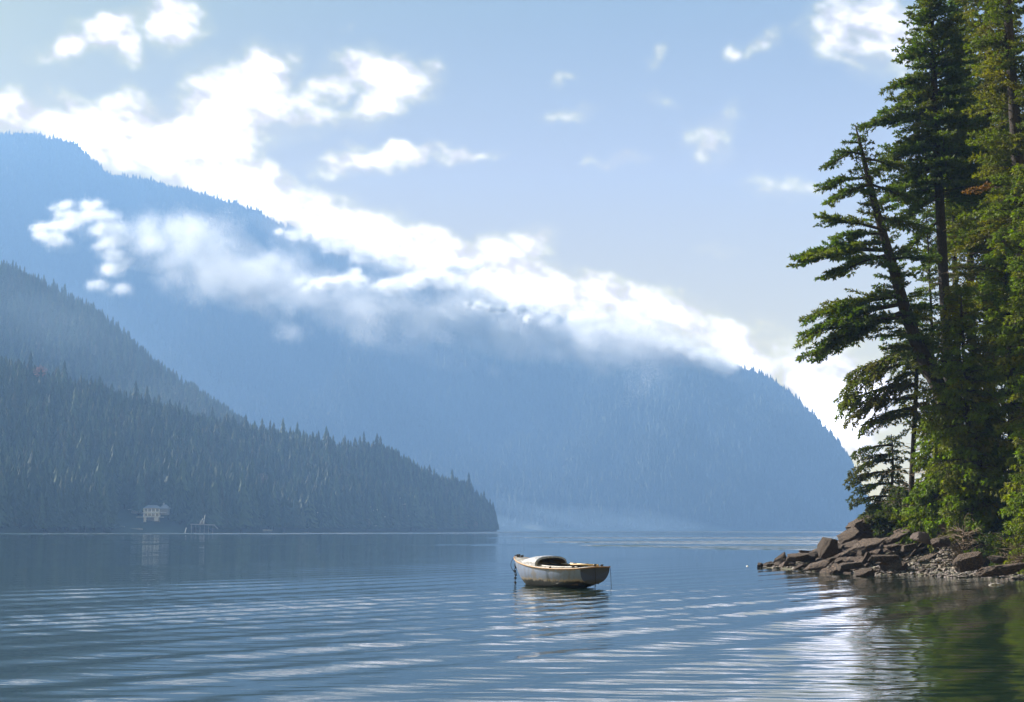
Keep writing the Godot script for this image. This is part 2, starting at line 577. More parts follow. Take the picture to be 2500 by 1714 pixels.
func loft_at(l: Array, s: float, t: float) -> Vector3:
	var b := poly_at(l[0], s)
	var r := poly_at(l[1], s)
	var k := poly_at(l[2], s)
	var p: Vector3
	if t <= 1.0:
		p = b.lerp(r, t)
		p.y = b.y + (r.y - b.y) * (0.75 * t + 0.25 * t * t * (3.0 - 2.0 * t))
		var w := 4.0 * t * (1.0 - t)
		var n: float = nz.get_noise_2d(p.x / l[4] + l[5], p.z / (l[4] * 2.5))
		p.y += w * float(l[3]) * (n - 0.1)
	else:
		var q := (t - 1.0) / 0.6
		p = r.lerp(k, q)
	p.y += 0.05 * float(l[3]) * nz.get_noise_2d(p.x / l[4] * 6.0, p.z / l[4] * 6.0)
	return p

func line(a: Array) -> Array:
	var o := []
	for q in a: o.append(pix(q[0], q[1], q[2]))
	return o

var near_spur := []
func make_mountains() -> void:
	# the far mountain across the inlet
	var ridge := line([[-700, 560, 4500], [-350, 430, 4400], [-120, 345, 4300], [0, 345, 4250], [90, 346, 4200], [180, 374, 4180], [270, 443, 4150], [370, 464, 4120], [500, 498, 4080], [620, 538, 4040], [690, 572, 4000], [820, 625, 3950], [1000, 690, 3850], [1200, 750, 3750], [1400, 805, 3620], [1540, 840, 3520], [1620, 868, 3450], [1690, 905, 3380], [1760, 917, 3320], [1850, 940, 3250], [1930, 995, 3180], [2000, 1058, 3100], [2050, 1118, 3040], [2090, 1185, 2980], [2115, 1250, 2900], [2130, 1285, 2850]])
	var base := []
	var back := []
	for i in ridge.size():
		var f := i / float(ridge.size() - 1)
		var r: Vector3 = ridge[i]
		var bd := lerpf(2500, 2750, f)
		base.append(Vector3(r.x / -r.z * bd * lerpf(1.0, 0.985, f), -2.0, -bd))
		back.append(Vector3(r.x * 1.03, -5, r.z * 1.03 - 120))
	var big := loft(base, ridge, back, 240, 110, 190.0, 700.0, 3.3)
	var o := part("mountain", big.mesh, M.slope, self)
	tag(o, "tall hazy blue forested mountain across the inlet", "", "", "structure")
	# the headland with two spurs on the left
	var r1 := line([[-900, 420, 1500], [-450, 540, 1550], [-150, 615, 1600], [0, 668, 1620], [100, 712, 1630], [200, 768, 1620], [290, 832, 1600], [370, 912, 1580], [480, 990, 1560], [560, 1050, 1540], [640, 1100, 1520], [760, 1150, 1500]])
	var b1 := []
	var k1 := []
	for p in r1:
		b1.append(Vector3(p.x * 0.72, 2.0, p.z * 0.72))
		k1.append(Vector3(p.x * 1.25, -5, p.z * 1.3))
	var hill := loft(b1, r1, k1, 120, 60, 45.0, 260.0, 9.1)
	o = part("hillside", hill.mesh, M.slope, self)
	tag(o, "steep forested hillside behind the headland", "", "", "structure")
	var r2 := line([[-900, 760, 900], [-450, 850, 960], [-200, 900, 1000], [0, 940, 1040], [130, 975, 1070], [260, 1005, 1100], [400, 1045, 1140], [520, 1078, 1180], [620, 1098, 1220], [780, 1118, 1270], [900, 1140, 1310], [970, 1155, 1340], [1050, 1205, 1370], [1130, 1228, 1390], [1180, 1252, 1400], [1206, 1285, 1405]])
	var sh := [[-900, 560], [-450, 640], [-200, 700], [0, 760], [130, 800], [260, 835], [400, 870], [520, 920], [620, 970], [780, 1060], [900, 1140], [970, 1200], [1050, 1270], [1130, 1335], [1180, 1370], [1213, 1400]]
	var b2 := []
	var k2 := []
	for i in r2.size():
		var q := pix(sh[i][0], 1293, sh[i][1])
		b2.append(Vector3(q.x, -0.6, q.z))
		k2.append(Vector3(r2[i].x * 1.1 + 5.0, -3, r2[i].z * 1.16))
	var spur := loft(b2, r2, k2, 160, 60, 14.0, 120.0, 1.7)
	near_spur = spur.l
	o = part("headland", spur.mesh, M.slope, self)
	tag(o, "low forested headland on the far left shore", "", "", "structure")
	# trees: low variants shared by all
	var kinds := [far_conifer(1, 8, 7), far_conifer(2, 9, 6), far_conifer(3, 7, 7)]
	var simple := far_conifer(4, 4, 5)
	scatter("mountain_forest", "hazy conifer forest covering the far blue mountain", [big.l], simple, 52000, 0.01, 1.03, 24.0, 36.0)
	forest_near([spur.l, hill.l], kinds)

func add_forest(called: String, label: String, mesh: Mesh, xf: Array, cols: Array) -> void:
	var mm := MultiMesh.new()
	mm.transform_format = MultiMesh.TRANSFORM_3D
	mm.use_colors = true
	mm.mesh = mesh
	mm.instance_count = xf.size()
	for i in xf.size():
		mm.set_instance_transform(i, xf[i])
		mm.set_instance_color(i, cols[i])
	var o := MultiMeshInstance3D.new()
	o.multimesh = mm
	o.material_override = M.conifer
	o.name = numbered(called)
	add_child(o)
	tag(o, label, "forest", "", "stuff")

func tree_color() -> Color:
	var g := 0.65 + 0.9 * pow(rng.randf(), 1.6)
	var warm := rng.randf()
	return Color(0.042 * g + 0.03 * warm * warm, 0.066 * g + 0.012 * warm, 0.028 * g)

func scatter(called: String, label: String, ls: Array, mesh: Mesh, count: int, t0: float, t1: float, h0: float, h1: float) -> void:
	var xf := []
	var cols := []
	for i in count:
		var l: Array = ls[i % ls.size()]
		var t := rng.randf_range(t0, t1)
		if i % 5 == 0: t = rng.randf_range(0.985, 1.025)
		var p := loft_at(l, rng.randf(), t)
		if p.y < 1.0: continue
		var h := rng.randf_range(h0, h1) * (1.0 if rng.randf() < 0.9 else 1.3)
		var w := h * rng.randf_range(0.8, 1.25)
		xf.append(Transform3D(Basis(Vector3.UP, rng.randf() * TAU).scaled(Vector3(w, h, w)), p - Vector3(0, 2, 0)))
		var g := rng.randf_range(0.85, 1.15)
		cols.append(Color(0.036 * g, 0.052 * g, 0.026 * g))
	add_forest(called, label, mesh, xf, cols)

func blocked(p: Vector3, h: float) -> bool:
	# keep the clearing round the house and the pier open
	var a := proj(p)
	var top := proj(p + Vector3(0, h, 0))
	for r in [[285, 1222, 448, 1300, 905.0], [440, 1250, 540, 1300, 885.0]]:
		if a.x > r[0] - 12 and a.x < r[2] + 12 and top.y < r[3] and a.y > r[1] and -p.z < r[4]: return true
	return false

func forest_near(ls: Array, kinds: Array) -> void:
	var all := []
	for i in 15500:
		var front := i % 5 < 3
		var l: Array = ls[0] if front else ls[1]
		var t := rng.randf_range(0.0, 1.06)
		if i % 7 == 0: t = rng.randf_range(0.95, 1.04)
		var p := loft_at(l, rng.randf_range(0.14, 1.0), t)
		if p.y < 0.4: continue
		var h := rng.randf_range(13.0, 25.0)
		if front and rng.randf() < 0.05: h *= 1.35
		if front and p.x > -40.0: h *= 0.75
		elif front and t < 0.3: h *= 1.3
		if blocked(p, h): continue
		all.append([p, h])
	# the 300 that show largest stand as single trees
	all.sort_custom(func(a, b): return a[1] / -a[0].z > b[1] / -b[0].z)
	var proto := []
	for k in 3:
		var root := Node3D.new()
		var tk := MeshInstance3D.new()
		tk.name = "trunk"
		tk.mesh = done(tube([Vector3(0, -0.02, 0), Vector3(0, 0.5, 0), Vector3(0, 0.95, 0)], [0.014, 0.009, 0.002], 6))
		tk.material_override = M.wood
		root.add_child(tk)
		var cr := MeshInstance3D.new()
		cr.name = "crown"
		cr.mesh = kinds[k]
		root.add_child(cr)
		proto.append(root)
	var shades := []
	for k in 6:
		var c := mat(Color(1, 1, 1), 0.9, true)
		c.albedo_color = tree_color().linear_to_srgb()
		shades.append(c)
	var xf := [[], [], []]
	var cols := [[], [], []]
	var n := 0
	for i in all.size():
		var p: Vector3 = all[i][0]
		var h: float = all[i][1]
		var w := h * rng.randf_range(0.85, 1.25)
		var tr := Transform3D(Basis(Vector3.UP, rng.randf() * TAU).scaled(Vector3(w, h, w)), p - Vector3(0, 0.3, 0))
		var q := proj(p)
		if n < 296 and q.x > 0 and q.x < 2500:
			var o: Node3D = proto[i % 3].duplicate()
			o.name = numbered("conifer_tree")
			add_child(o)
			o.transform = tr
			(o.get_node("crown") as MeshInstance3D).material_override = shades[i % 6]
			tag(o, "hazy dark green conifer in the forest on the left headland", "tree", "conifers on the headland")
			n += 1
		else:
			xf[i % 3].append(tr)
			cols[i % 3].append(tree_color())
	for k in 3:
		add_forest("headland_forest", "hazy conifer forest rising behind the headland shore", kinds[k], xf[k], cols[k])
	# bare and russet broadleaved trees among the conifers
	var spots := [[715, 1128, 1180, 16.0, Color(0.42, 0.17, 0.06)], [745, 1150, 1180, 13.0, Color(0.34, 0.15, 0.07)], [98, 905, 1030, 14.0, Color(0.3, 0.13, 0.08)], [655, 1095, 1210, 10.0, Color(0.3, 0.14, 0.08)], [700, 1200, 1090, 12.0, Color(0.26, 0.12, 0.08)], [660, 1215, 1080, 11.0, Color(0.24, 0.12, 0.08)], [520, 1160, 1050, 14.0, Color(0.13, 0.10, 0.07)], [790, 1180, 1150, 15.0, Color(0.14, 0.11, 0.07)], [640, 1170, 1080, 15.0, Color(0.15, 0.11, 0.075)], [560, 1180, 1040, 13.0, Color(0.14, 0.10, 0.08)], [850, 1160, 1200, 13.0, Color(0.12, 0.11, 0.06)], [200, 1230, 880, 10.0, Color(0.13, 0.09, 0.08)], [120, 1225, 850, 11.0, Color(0.14, 0.10, 0.08)]]
	for k in 34:
		var q := loft_at(ls[0], rng.randf_range(0.2, 0.92), rng.randf_range(0.03, 0.3))
		var hh := rng.randf_range(8.0, 15.0)
		if blocked(q, hh): continue
		var px := proj(q + Vector3(0, hh * 0.7, 0))
		spots.append([px.x, px.y, -q.z, hh, [Color(0.15, 0.11, 0.075), Color(0.13, 0.12, 0.05), Color(0.12, 0.10, 0.08)][k % 3]])
	for s in spots:
		var p := pix(s[0], s[1], s[2])
		# stand it on the slope below that point
		var low := p
		low.y = p.y - s[3] * 0.7
		var o := thing("broadleaved_tree", low, "russet broadleaved tree among the headland conifers" if s[4].r > 0.2 else "bare brown broadleaved tree among the headland conifers", "tree", "broadleaved trees on the headland")
		var h: float = s[3]
		part("trunk", done(tube([Vector3(0, -4, 0), Vector3(0, h * 0.4, 0), Vector3(0.3, h * 0.8, 0)], [0.35, 0.25, 0.08], 6)), M.wood, o)
		var st := begin()
		for k in 420:
			var dv := Vector3(rng.randfn(), rng.randfn(), rng.randfn()).normalized() * pow(rng.randf(), 0.4)
			var c := Vector3(dv.x * h * 0.36, h * 0.68 + dv.y * h * 0.34, dv.z * h * 0.36)
			var g := rng.randf_range(0.7, 1.3)
			st.set_color(Color(s[4].r * g, s[4].g * g, s[4].b * g))
			var u := Vector3(rng.randfn(), rng.randfn(), rng.randfn()).normalized() * 0.5
			var w := Vector3(rng.randfn(), rng.randfn(), rng.randfn()).normalized() * 0.5
			tri(st, c - u, c + u, c + w)
		part("crown", done(st), M.conifer, o)

# ---------------------------------------------------------------- cloud banks on the mountain
# thin mist is a fog volume; the bright torn cloud is a swarm of small white sunlit flecks that thins out at its edges
func fleck_mesh(sd: int, count: int, size: float) -> ArrayMesh:
	var r := RandomNumberGenerator.new()
	r.seed = sd
	var st := begin()
	for k in count:
		var c := Vector3(r.randfn(), r.randfn() * 0.8, r.randfn()) * 0.5
		var u := Vector3(r.randfn(), r.randfn(), r.randfn()).normalized() * size
		var w := Vector3(r.randfn(), r.randfn(), r.randfn()).normalized() * size
		tri(st, c - u, c + u, c + w)
	return done(st)

func path_px(path: Array, s: float) -> Vector2:
	var i := mini(int(s), path.size() - 2)
	return Vector2(path[i][0], path[i][1]).lerp(Vector2(path[i + 1][0], path[i + 1][1]), s - i)

func make_clouds() -> void:
	# label, path in photo pixels, depth, fog: count, scatter, half width, height, depth (px), density; flecks: puffs, flecks, puff radius (px)
	var banks := [
		["white cloud bank pouring over the mountain ridge", [[690, 565], [860, 612], [1040, 675], [1220, 730], [1400, 785], [1560, 815], [1680, 858], [1790, 900]], 2700.0, [56, 26.0, 130.0, 20.0, 170.0, 0.0007], [90, 6500, 20.0, 16.0, 7.0]],
		["thin grey mist hanging on the mountain face", [[560, 640], [700, 700], [900, 750], [1100, 780], [1300, 810], [1500, 845], [1600, 865]], 2600.0, [56, 46.0, 190.0, 38.0, 200.0, 0.00025], [120, 2600, 64.0, 60.0, 17.0]],
		["ragged white cloud below the mountain ridge", [[740, 700], [850, 685], [960, 705], [1040, 680], [1100, 655], [1150, 650]], 2450.0, [14, 16.0, 70.0, 14.0, 90.0, 0.0012], [60, 3400, 15.0, 10.0, 7.0]],
		["small bright puffs of cloud below the ridge", [[1150, 742], [1180, 750], [1215, 757], [1230, 752], [1275, 748], [1280, 780]], 2450.0, [], [14, 1000, 9.0, 5.0, 6.0]],
		["torn white cloud in front of the left mountain slope", [[95, 545], [125, 580], [150, 530], [200, 520], [250, 535], [295, 575], [280, 610], [270, 650], [262, 700]], 2400.0, [10, 26.0, 60.0, 26.0, 60.0, 0.0012], [60, 2600, 19.0, 26.0, 7.0]],
		["faint veil of mist on the shaded left slope", [[300, 610], [450, 560], [520, 580], [480, 650], [560, 690], [640, 720]], 2500.0, [24, 34.0, 90.0, 24.0, 120.0, 0.0010], [60, 1100, 44.0, 44.0, 17.0]],
	]
	banks.append(["pale haze lying over the upper left hillside", [[-100, 690], [60, 760], [200, 830], [330, 930], [450, 1010]], 1330.0, [16, 40.0, 260.0, 110.0, 160.0, 0.00017], []])
	banks.append(["low pale mist on the water beyond the headland tip", [[1080, 1262], [1200, 1268], [1400, 1280], [1650, 1285]], 2000.0, [14, 10.0, 230.0, 26.0, 200.0, 0.00035], []])
	var white := mat(Color(0.9, 0.9, 0.9), 1.0)
	white.backlight_enabled = true
	white.backlight = Color(1, 1, 1)
	white.metallic_specular = 0.0
	var meshes := [fleck_mesh(1, 110, 0.055), fleck_mesh(2, 110, 0.055), fleck_mesh(3, 420, 0.020), fleck_mesh(4, 420, 0.020)]
	for b in banks:
		var root := thing("cloud", Vector3.ZERO, b[0], "cloud", "cloud banks on the mountain")
		root.set_meta("kind", "stuff")
		var path: Array = b[1]
		var fog: Array = b[3]
		if fog.size():
			var fm := FogMaterial.new()
			fm.albedo = Color(0.98, 0.985, 1.0) if b[4].size() else Color(0.72, 0.86, 1.0)
			fm.density = fog[5]
			for i in fog[0]:
				var q := path_px(path, rng.randf() * (path.size() - 1)) + Vector2(rng.randfn() * fog[1] * 1.2, rng.randfn() * fog[1] * 0.6)
				var depth: float = float(b[2]) + rng.randf_range(-100, 100) - 0.10 * q.x
				var v := FogVolume.new()
				v.shape = RenderingServer.FOG_VOLUME_SHAPE_ELLIPSOID
				v.size = Vector3(fog[2], fog[3], fog[4]) * 2.0 * depth / F * rng.randf_range(0.4, 1.0)
				v.material = fm
				v.name = "puff"
				root.add_child(v, true)
				v.position = pix(q.x, q.y, depth)
				v.rotation = Vector3(0, rng.randf() * 0.6, deg_to_rad(-16.0) + rng.randfn() * 0.14)
		var fl: Array = b[4]
		if fl.is_empty(): continue
		var puffs := []
		for i in fl[0]:
			var q := path_px(path, (i + rng.randf()) / fl[0] * (path.size() - 1.001)) + Vector2(rng.randfn() * fl[2], rng.randfn() * fl[3] * 0.55)
			puffs.append([q, fl[2] * rng.randf_range(0.35, 1.2), rng.randf_range(-60, 60)])
		var xf := [[], []]
		for i in fl[1]:
			var pf: Array = puffs[rng.randi() % puffs.size()]
			if rng.randf() * 1.2 * fl[2] > pf[1]: pf = puffs[rng.randi() % puffs.size()]
			# points fall thickly inside a puff and thin out in wisps round it
			var o: Vector3 = Vector3(rng.randfn(), rng.randfn(), rng.randfn()).normalized() * float(pf[1]) * pow(rng.randf(), 0.55) * (1.0 if rng.randf() < 0.8 else 1.7)
			o.y = o.y * 0.62 - o.x * 0.10
			var depth: float = float(b[2]) - 0.10 * pf[0].x + pf[2] + o.z * 1.2
			var at := pix(pf[0].x + o.x * 1.35, pf[0].y + o.y, depth)
			var sc: float = fl[4] * rng.randf_range(0.7, 1.3)
			xf[i % 2].append(Transform3D(Basis.from_euler(Vector3(rng.randf() * TAU, rng.randf() * TAU, 0)).scaled_local(Vector3.ONE * sc), at))
		for k in 2:
			var mm := MultiMesh.new()
			mm.transform_format = MultiMesh.TRANSFORM_3D
			mm.mesh = meshes[k + (2 if fl[4] > 10.0 else 0)]
			mm.instance_count = xf[k].size()
			for i in xf[k].size(): mm.set_instance_transform(i, xf[k][i])
			var mi := MultiMeshInstance3D.new()
			mi.multimesh = mm
			mi.material_override = white
			mi.name = "wisp"
			root.add_child(mi, true)
			mi.set_meta("kind", "stuff")

# ---------------------------------------------------------------- house, sheds and pier on the headland
func make_house() -> void:
	var D := 892.0
	var s := D / F
	var base := pix(369, 1274, D)
	base.y = pix(369, 1274, D).y
	var h := thing("lakeside_house", base, "white two storey house with two rows of windows above the headland shore", "house")
	var at := func(px: float, py: float) -> Vector3: return Vector3((px - 369.0) * s, (1274.0 - py) * s, 0)
	var yaw := Basis(Vector3.UP, 0.12)
	h.basis = yaw
	# main block is a frame of piers and bands round the window openings
	var px0 := 351.0
	var px1 := 387.0
	for row in [[1241.0, 1251.0], [1252.5, 1262.5]]:
		for k in 5:
			var x := lerpf(px0, px1, k / 4.0)
			var c: Vector3 = at.call(x, (row[0] + row[1]) / 2.0)
			part("pier", box_mesh(c, Vector3(0.62, (row[1] - row[0]) * s, 0.4)), M.white, h)
		for k in 4:
			var x := lerpf(px0, px1, (k + 0.5) / 4.0)
			var c: Vector3 = at.call(x, (row[0] + row[1]) / 2.0)
			var wd := 9.0 * s - 0.62
			var win := part("window", box_mesh(c + Vector3(0, 0, -0.25), Vector3(wd, 1.9, 0.08)), M.white, h)
			part("pane", box_mesh(c + Vector3(-wd / 4.0, 0.05, -0.18), Vector3(wd / 2.0 - 0.1, 1.7, 0.05)), M.glass, win)
			part("pane", box_mesh(c + Vector3(wd / 4.0, 0.05, -0.18), Vector3(wd / 2.0 - 0.1, 1.7, 0.05)), M.glass, win)
	part("wall", box_mesh(at.call(369, 1252) + Vector3(0, 0, -4.3), Vector3(9.2, 5.6, 8.0)), M.white, h)
	part("wall", box_mesh(at.call(398, 1249) + Vector3(0, 0, -4.0), Vector3(5.6, 4.2, 7.0)), M.cabin, h)
	part("balcony", box_mesh(at.call(376, 1251.8) + Vector3(0, 0, 0.7), Vector3(14.5, 0.22, 1.8)), M.white, h)
	part("balcony", box_mesh(at.call(370, 1262.6) + Vector3(-1.0, 0, 0.9), Vector3(17.0, 0.25, 2.2)), M.white, h)
	part("pillar", box_mesh(at.call(354, 1269), Vector3(1.4, 3.0, 1.4)), M.white, h)
	part("pillar", box_mesh(at.call(381, 1267.5), Vector3(2.4, 2.2, 1.4)), M.white, h)
	part("undercroft", box_mesh(at.call(369, 1268) + Vector3(0, 0, -6.5), Vector3(9.0, 3.6, 2.0)), M.timber, h)
	var st := begin()
	for r in [[349.0, 389.0, 1241.0, 1233.5], [386.0, 411.0, 1242.0, 1232.0]]:
		var a: Vector3 = at.call(r[0], r[2]) + Vector3(0, 0, 1.0)
		var b: Vector3 = at.call(r[1], r[2]) + Vector3(0, 0, 1.0)
		var c := b + Vector3(0, 0, -10.5)
		var d := a + Vector3(0, 0, -10.5)
		var e: Vector3 = at.call(r[0] + 9, r[3]) + Vector3(0, 0, -4.5)
		var f: Vector3 = at.call(r[1] - 9, r[3]) + Vector3(0, 0, -4.5)
		quad(st, a, b, f, e)
		quad(st, c, d, e, f)
		tri(st, b, c, f)
		tri(st, d, a, e)
		quad(st, a, d, c, b)
	var roof := part("roof", done(st), M.roof, h)
	part("chimney", box_mesh(at.call(395, 1231) + Vector3(0, 0, -5), Vector3(1.0, 1.6, 1.0)), M.stone, roof)
	part("terrace", box_mesh(at.call(352, 1283) + Vector3(0, 0, 2.0), Vector3(6.0, 0.9, 2.0)), M.stone, h)
	# shed beside it
	var sp := pix(330, 1252, 905)
	var shed := thing("garden_shed", sp, "pale flat roofed shed beside the white lakeside house", "shed")
	part("wall", box_mesh(Vector3(0.5, 0.8, -2), Vector3(5.6, 2.2, 4)), M.white, shed)
	part("roof", box_mesh(Vector3(-0.6, 2.05, -2), Vector3(8.2, 0.35, 5)), M.stone, shed)
	part("deck", box_mesh(Vector3(3.2, -0.4, -1.5), Vector3(4.6, 0.5, 4)), M.timber, shed)
	var gp := pix(418, 1236, 925)
	var gar := thing("garage", gp, "low grey roofed garage behind the white lakeside house", "garage")
	part("wall", box_mesh(Vector3(0, 0.2, -2), Vector3(8.5, 1.6, 4)), M.timber, gar)
	var gs := begin()
	var e0 := Vector3(-5, 1.0, 0.6); var e1 := Vector3(5, 1.0, 0.6); var e2 := Vector3(5, 1.0, -4.6); var e3 := Vector3(-5, 1.0, -4.6)
	var r0 := Vector3(-4, 2.2, -2); var r1 := Vector3(4, 2.2, -2)
	quad(gs, e0, e1, r1, r0); quad(gs, e2, e3, r0, r1); tri(gs, e1, e2, r1); tri(gs, e3, e0, r0); quad(gs, e0, e3, e2, e1)
	part("roof", done(gs), M.roof, gar)
	# pier on posts
	var D2 := 862.0
	var s2 := D2 / F
	var pb := pix(494, 1297, D2)
	pb.y = 0.0
	var pier := thing("timber_pier", pb, "pale timber pier on posts off the headland shore", "pier")
	var deck_y := pix(494, 1280, D2).y
	for k in 7:
		part("plank", box_mesh(Vector3((k - 3) * 2.05, deck_y - 0.06 * k, 0), Vector3(2.0, 0.5, 2.4)), M.timber, pier)
	for k in 6:
		part("post", done(tube([Vector3(-6.5 + k * 2.6, -2.0, 0.8), Vector3(-6.5 + k * 2.6, deck_y - 0.25, 0.8)], [0.09, 0.09], 6)), M.timber, pier)
	part("ramp", box_mesh(Vector3(8.2, deck_y - 1.6, 0), Vector3(3.4, 0.25, 1.4), Basis(Vector3.BACK, -0.8)), M.timber, pier)
	var hp := pb + Vector3(-0.6, deck_y + 0.26, 0)
	var dv := thing("boat_davit", hp, "grey boat hoist with leaning poles on the pier", "hoist")
	part("housing", box_mesh(Vector3(0.4, 1.0, 0), Vector3(2.6, 2.0, 1.6)), M.timber, dv)
	part("pole", done(tube([Vector3(1.2, 0, 0.9), Vector3(2.2, 5.4, 0.9)], [0.12, 0.1], 6)), M.white, dv)
	part("pole", done(tube([Vector3(-1.0, 0, 0.9), Vector3(1.0, 3.4, 0.9)], [0.12, 0.1], 6)), M.white, dv)
	# mooring pile standing in the shallows
	var pile := pix(451, 1298, 870)
	pile.y = 0
	var pl := part("mooring_pile", done(tube([Vector3(-0.3, -2, 0), Vector3(0.9, 3.2, 0)], [0.17, 0.14], 7)), M.white, self)
	pl.position = pile
	tag(pl, "leaning pale mooring pile between the house and the pier", "pile")
	# stone sea walls below the house
	for w in [[330, 1288, 40, "low pale stone sea wall below the white lakeside house"], [300, 1283, 14, "short piece of stone wall left of the lakeside house"], [655, 1291, 26, "low pale wall at the foot of the headland forest"]]:
		var wd: float = 868.0 if w[0] < 600 else 975.0
		var wp := pix(w[0], w[1] + 4, wd)
		var wall := thing("sea_wall", wp, w[3], "wall")
		var n := int(w[2] / 4.0)
		for k in n:
			part("stone", box_mesh(Vector3((k - n / 2.0) * 1.05, rng.randf_range(0.0, 0.15), rng.randf_range(-0.1, 0.1)), Vector3(1.0, rng.randf_range(0.9, 1.4), 0.8)), M.stone, wall)

# ---------------------------------------------------------------- the rocky point
func shore_dist(x: float, z: float) -> float:
	var p := Vector2(x, z)
	var best := 1e9
	for i in shore_poly.size():
		var a := shore_poly[i]
		var b := shore_poly[(i + 1) % shore_poly.size()]
		best = minf(best, p.distance_to(Geometry2D.get_closest_point_to_segment(p, a, b)))
	return best if Geometry2D.is_point_in_polygon(p, shore_poly) else -best

func land_h(x: float, z: float) -> float:
	var d := shore_dist(x, z)
	if d <= 0.0:
		return maxf(-1.6, d * 0.35) - 0.06
	var s0 := lerpf(2.2, 6.5, smoothstep(-66.0, -60.0, z))
	var h := 0.12 * minf(d, s0) + 0.36 * clampf(d - s0, 0.0, 6.5) + 0.10 * maxf(d - s0 - 6.5, 0.0)
	h += (0.12 + 0.03 * minf(d, 10.0)) * nz.get_noise_2d(x * 0.22, z * 0.22) + 0.06 * nz.get_noise_2d(x * 0.9, z * 0.9)
	return h - 0.04

var rock_meshes := []
func rock_mesh(sd: int, planes: int, flat: float) -> ArrayMesh:
	# an angular stone: the hull cut by random planes, roughened
	var r := RandomNumberGenerator.new()
	r.seed = sd
	var pl := []
	for k in planes:
		var n := Vector3(r.randfn(), r.randfn(), r.randfn()).normalized()
		pl.append([n, r.randf_range(0.28, 0.5)])
	pl.append([Vector3(0.1, 1, 0.05).normalized(), 0.5 * flat])
	pl.append([Vector3(-0.1, -1, 0).normalized(), 0.5 * flat])
	for q in [Vector3.RIGHT, Vector3.LEFT, Vector3.BACK, Vector3.FORWARD]:
		pl.append([(q + Vector3(r.randfn(), r.randfn(), r.randfn()) * 0.22).normalized(), 0.5])
	var st := begin()
	var n := 9
	var faces := [[Vector3.RIGHT, Vector3.UP], [Vector3.UP, Vector3.BACK], [Vector3.BACK, Vector3.RIGHT]]
	var spot := func(d: Vector3) -> Vector3:
		var rad := 0.9
		for q in pl:
			var c: float = d.dot(q[0])
			if c > 0.001: rad = minf(rad, q[1] / c)
		rad *= 1.0 + 0.10 * nz.get_noise_3d(d.x * 2.6 + sd, d.y * 8.0, d.z * 2.6)
		return d * rad
	for f in faces:
		for sg in [-1.0, 1.0]:
			var u: Vector3 = f[0]
			var v: Vector3 = f[1]
			var w: Vector3 = u.cross(v) * float(sg)
			for i in n:
				for j in n:
					var c := []
					for q in [[0, 0], [1, 0], [1, 1], [0, 1]]:
						var a := tan((2.0 * (i + q[0]) / n - 1.0) * PI / 4.0)
						var b := tan((2.0 * (j + q[1]) / n - 1.0) * PI / 4.0)
						c.append(spot.call((w + u * a + v * b).normalized()))
					if sg > 0: quad(st, c[0], c[1], c[2], c[3])
					else: quad(st, c[0], c[3], c[2], c[1])
	return done(st)

func put_rock(mesh_i: int, at: Vector3, size: Vector3, rot: Vector3, m: Material, label: String, group := "", called := "boulder") -> MeshInstance3D:
	var o := part(called, rock_meshes[mesh_i % rock_meshes.size()], m, self)
	o.transform = Transform3D(Basis.from_euler(rot).scaled_local(size), at)
	tag(o, label, "rock", group)
	return o

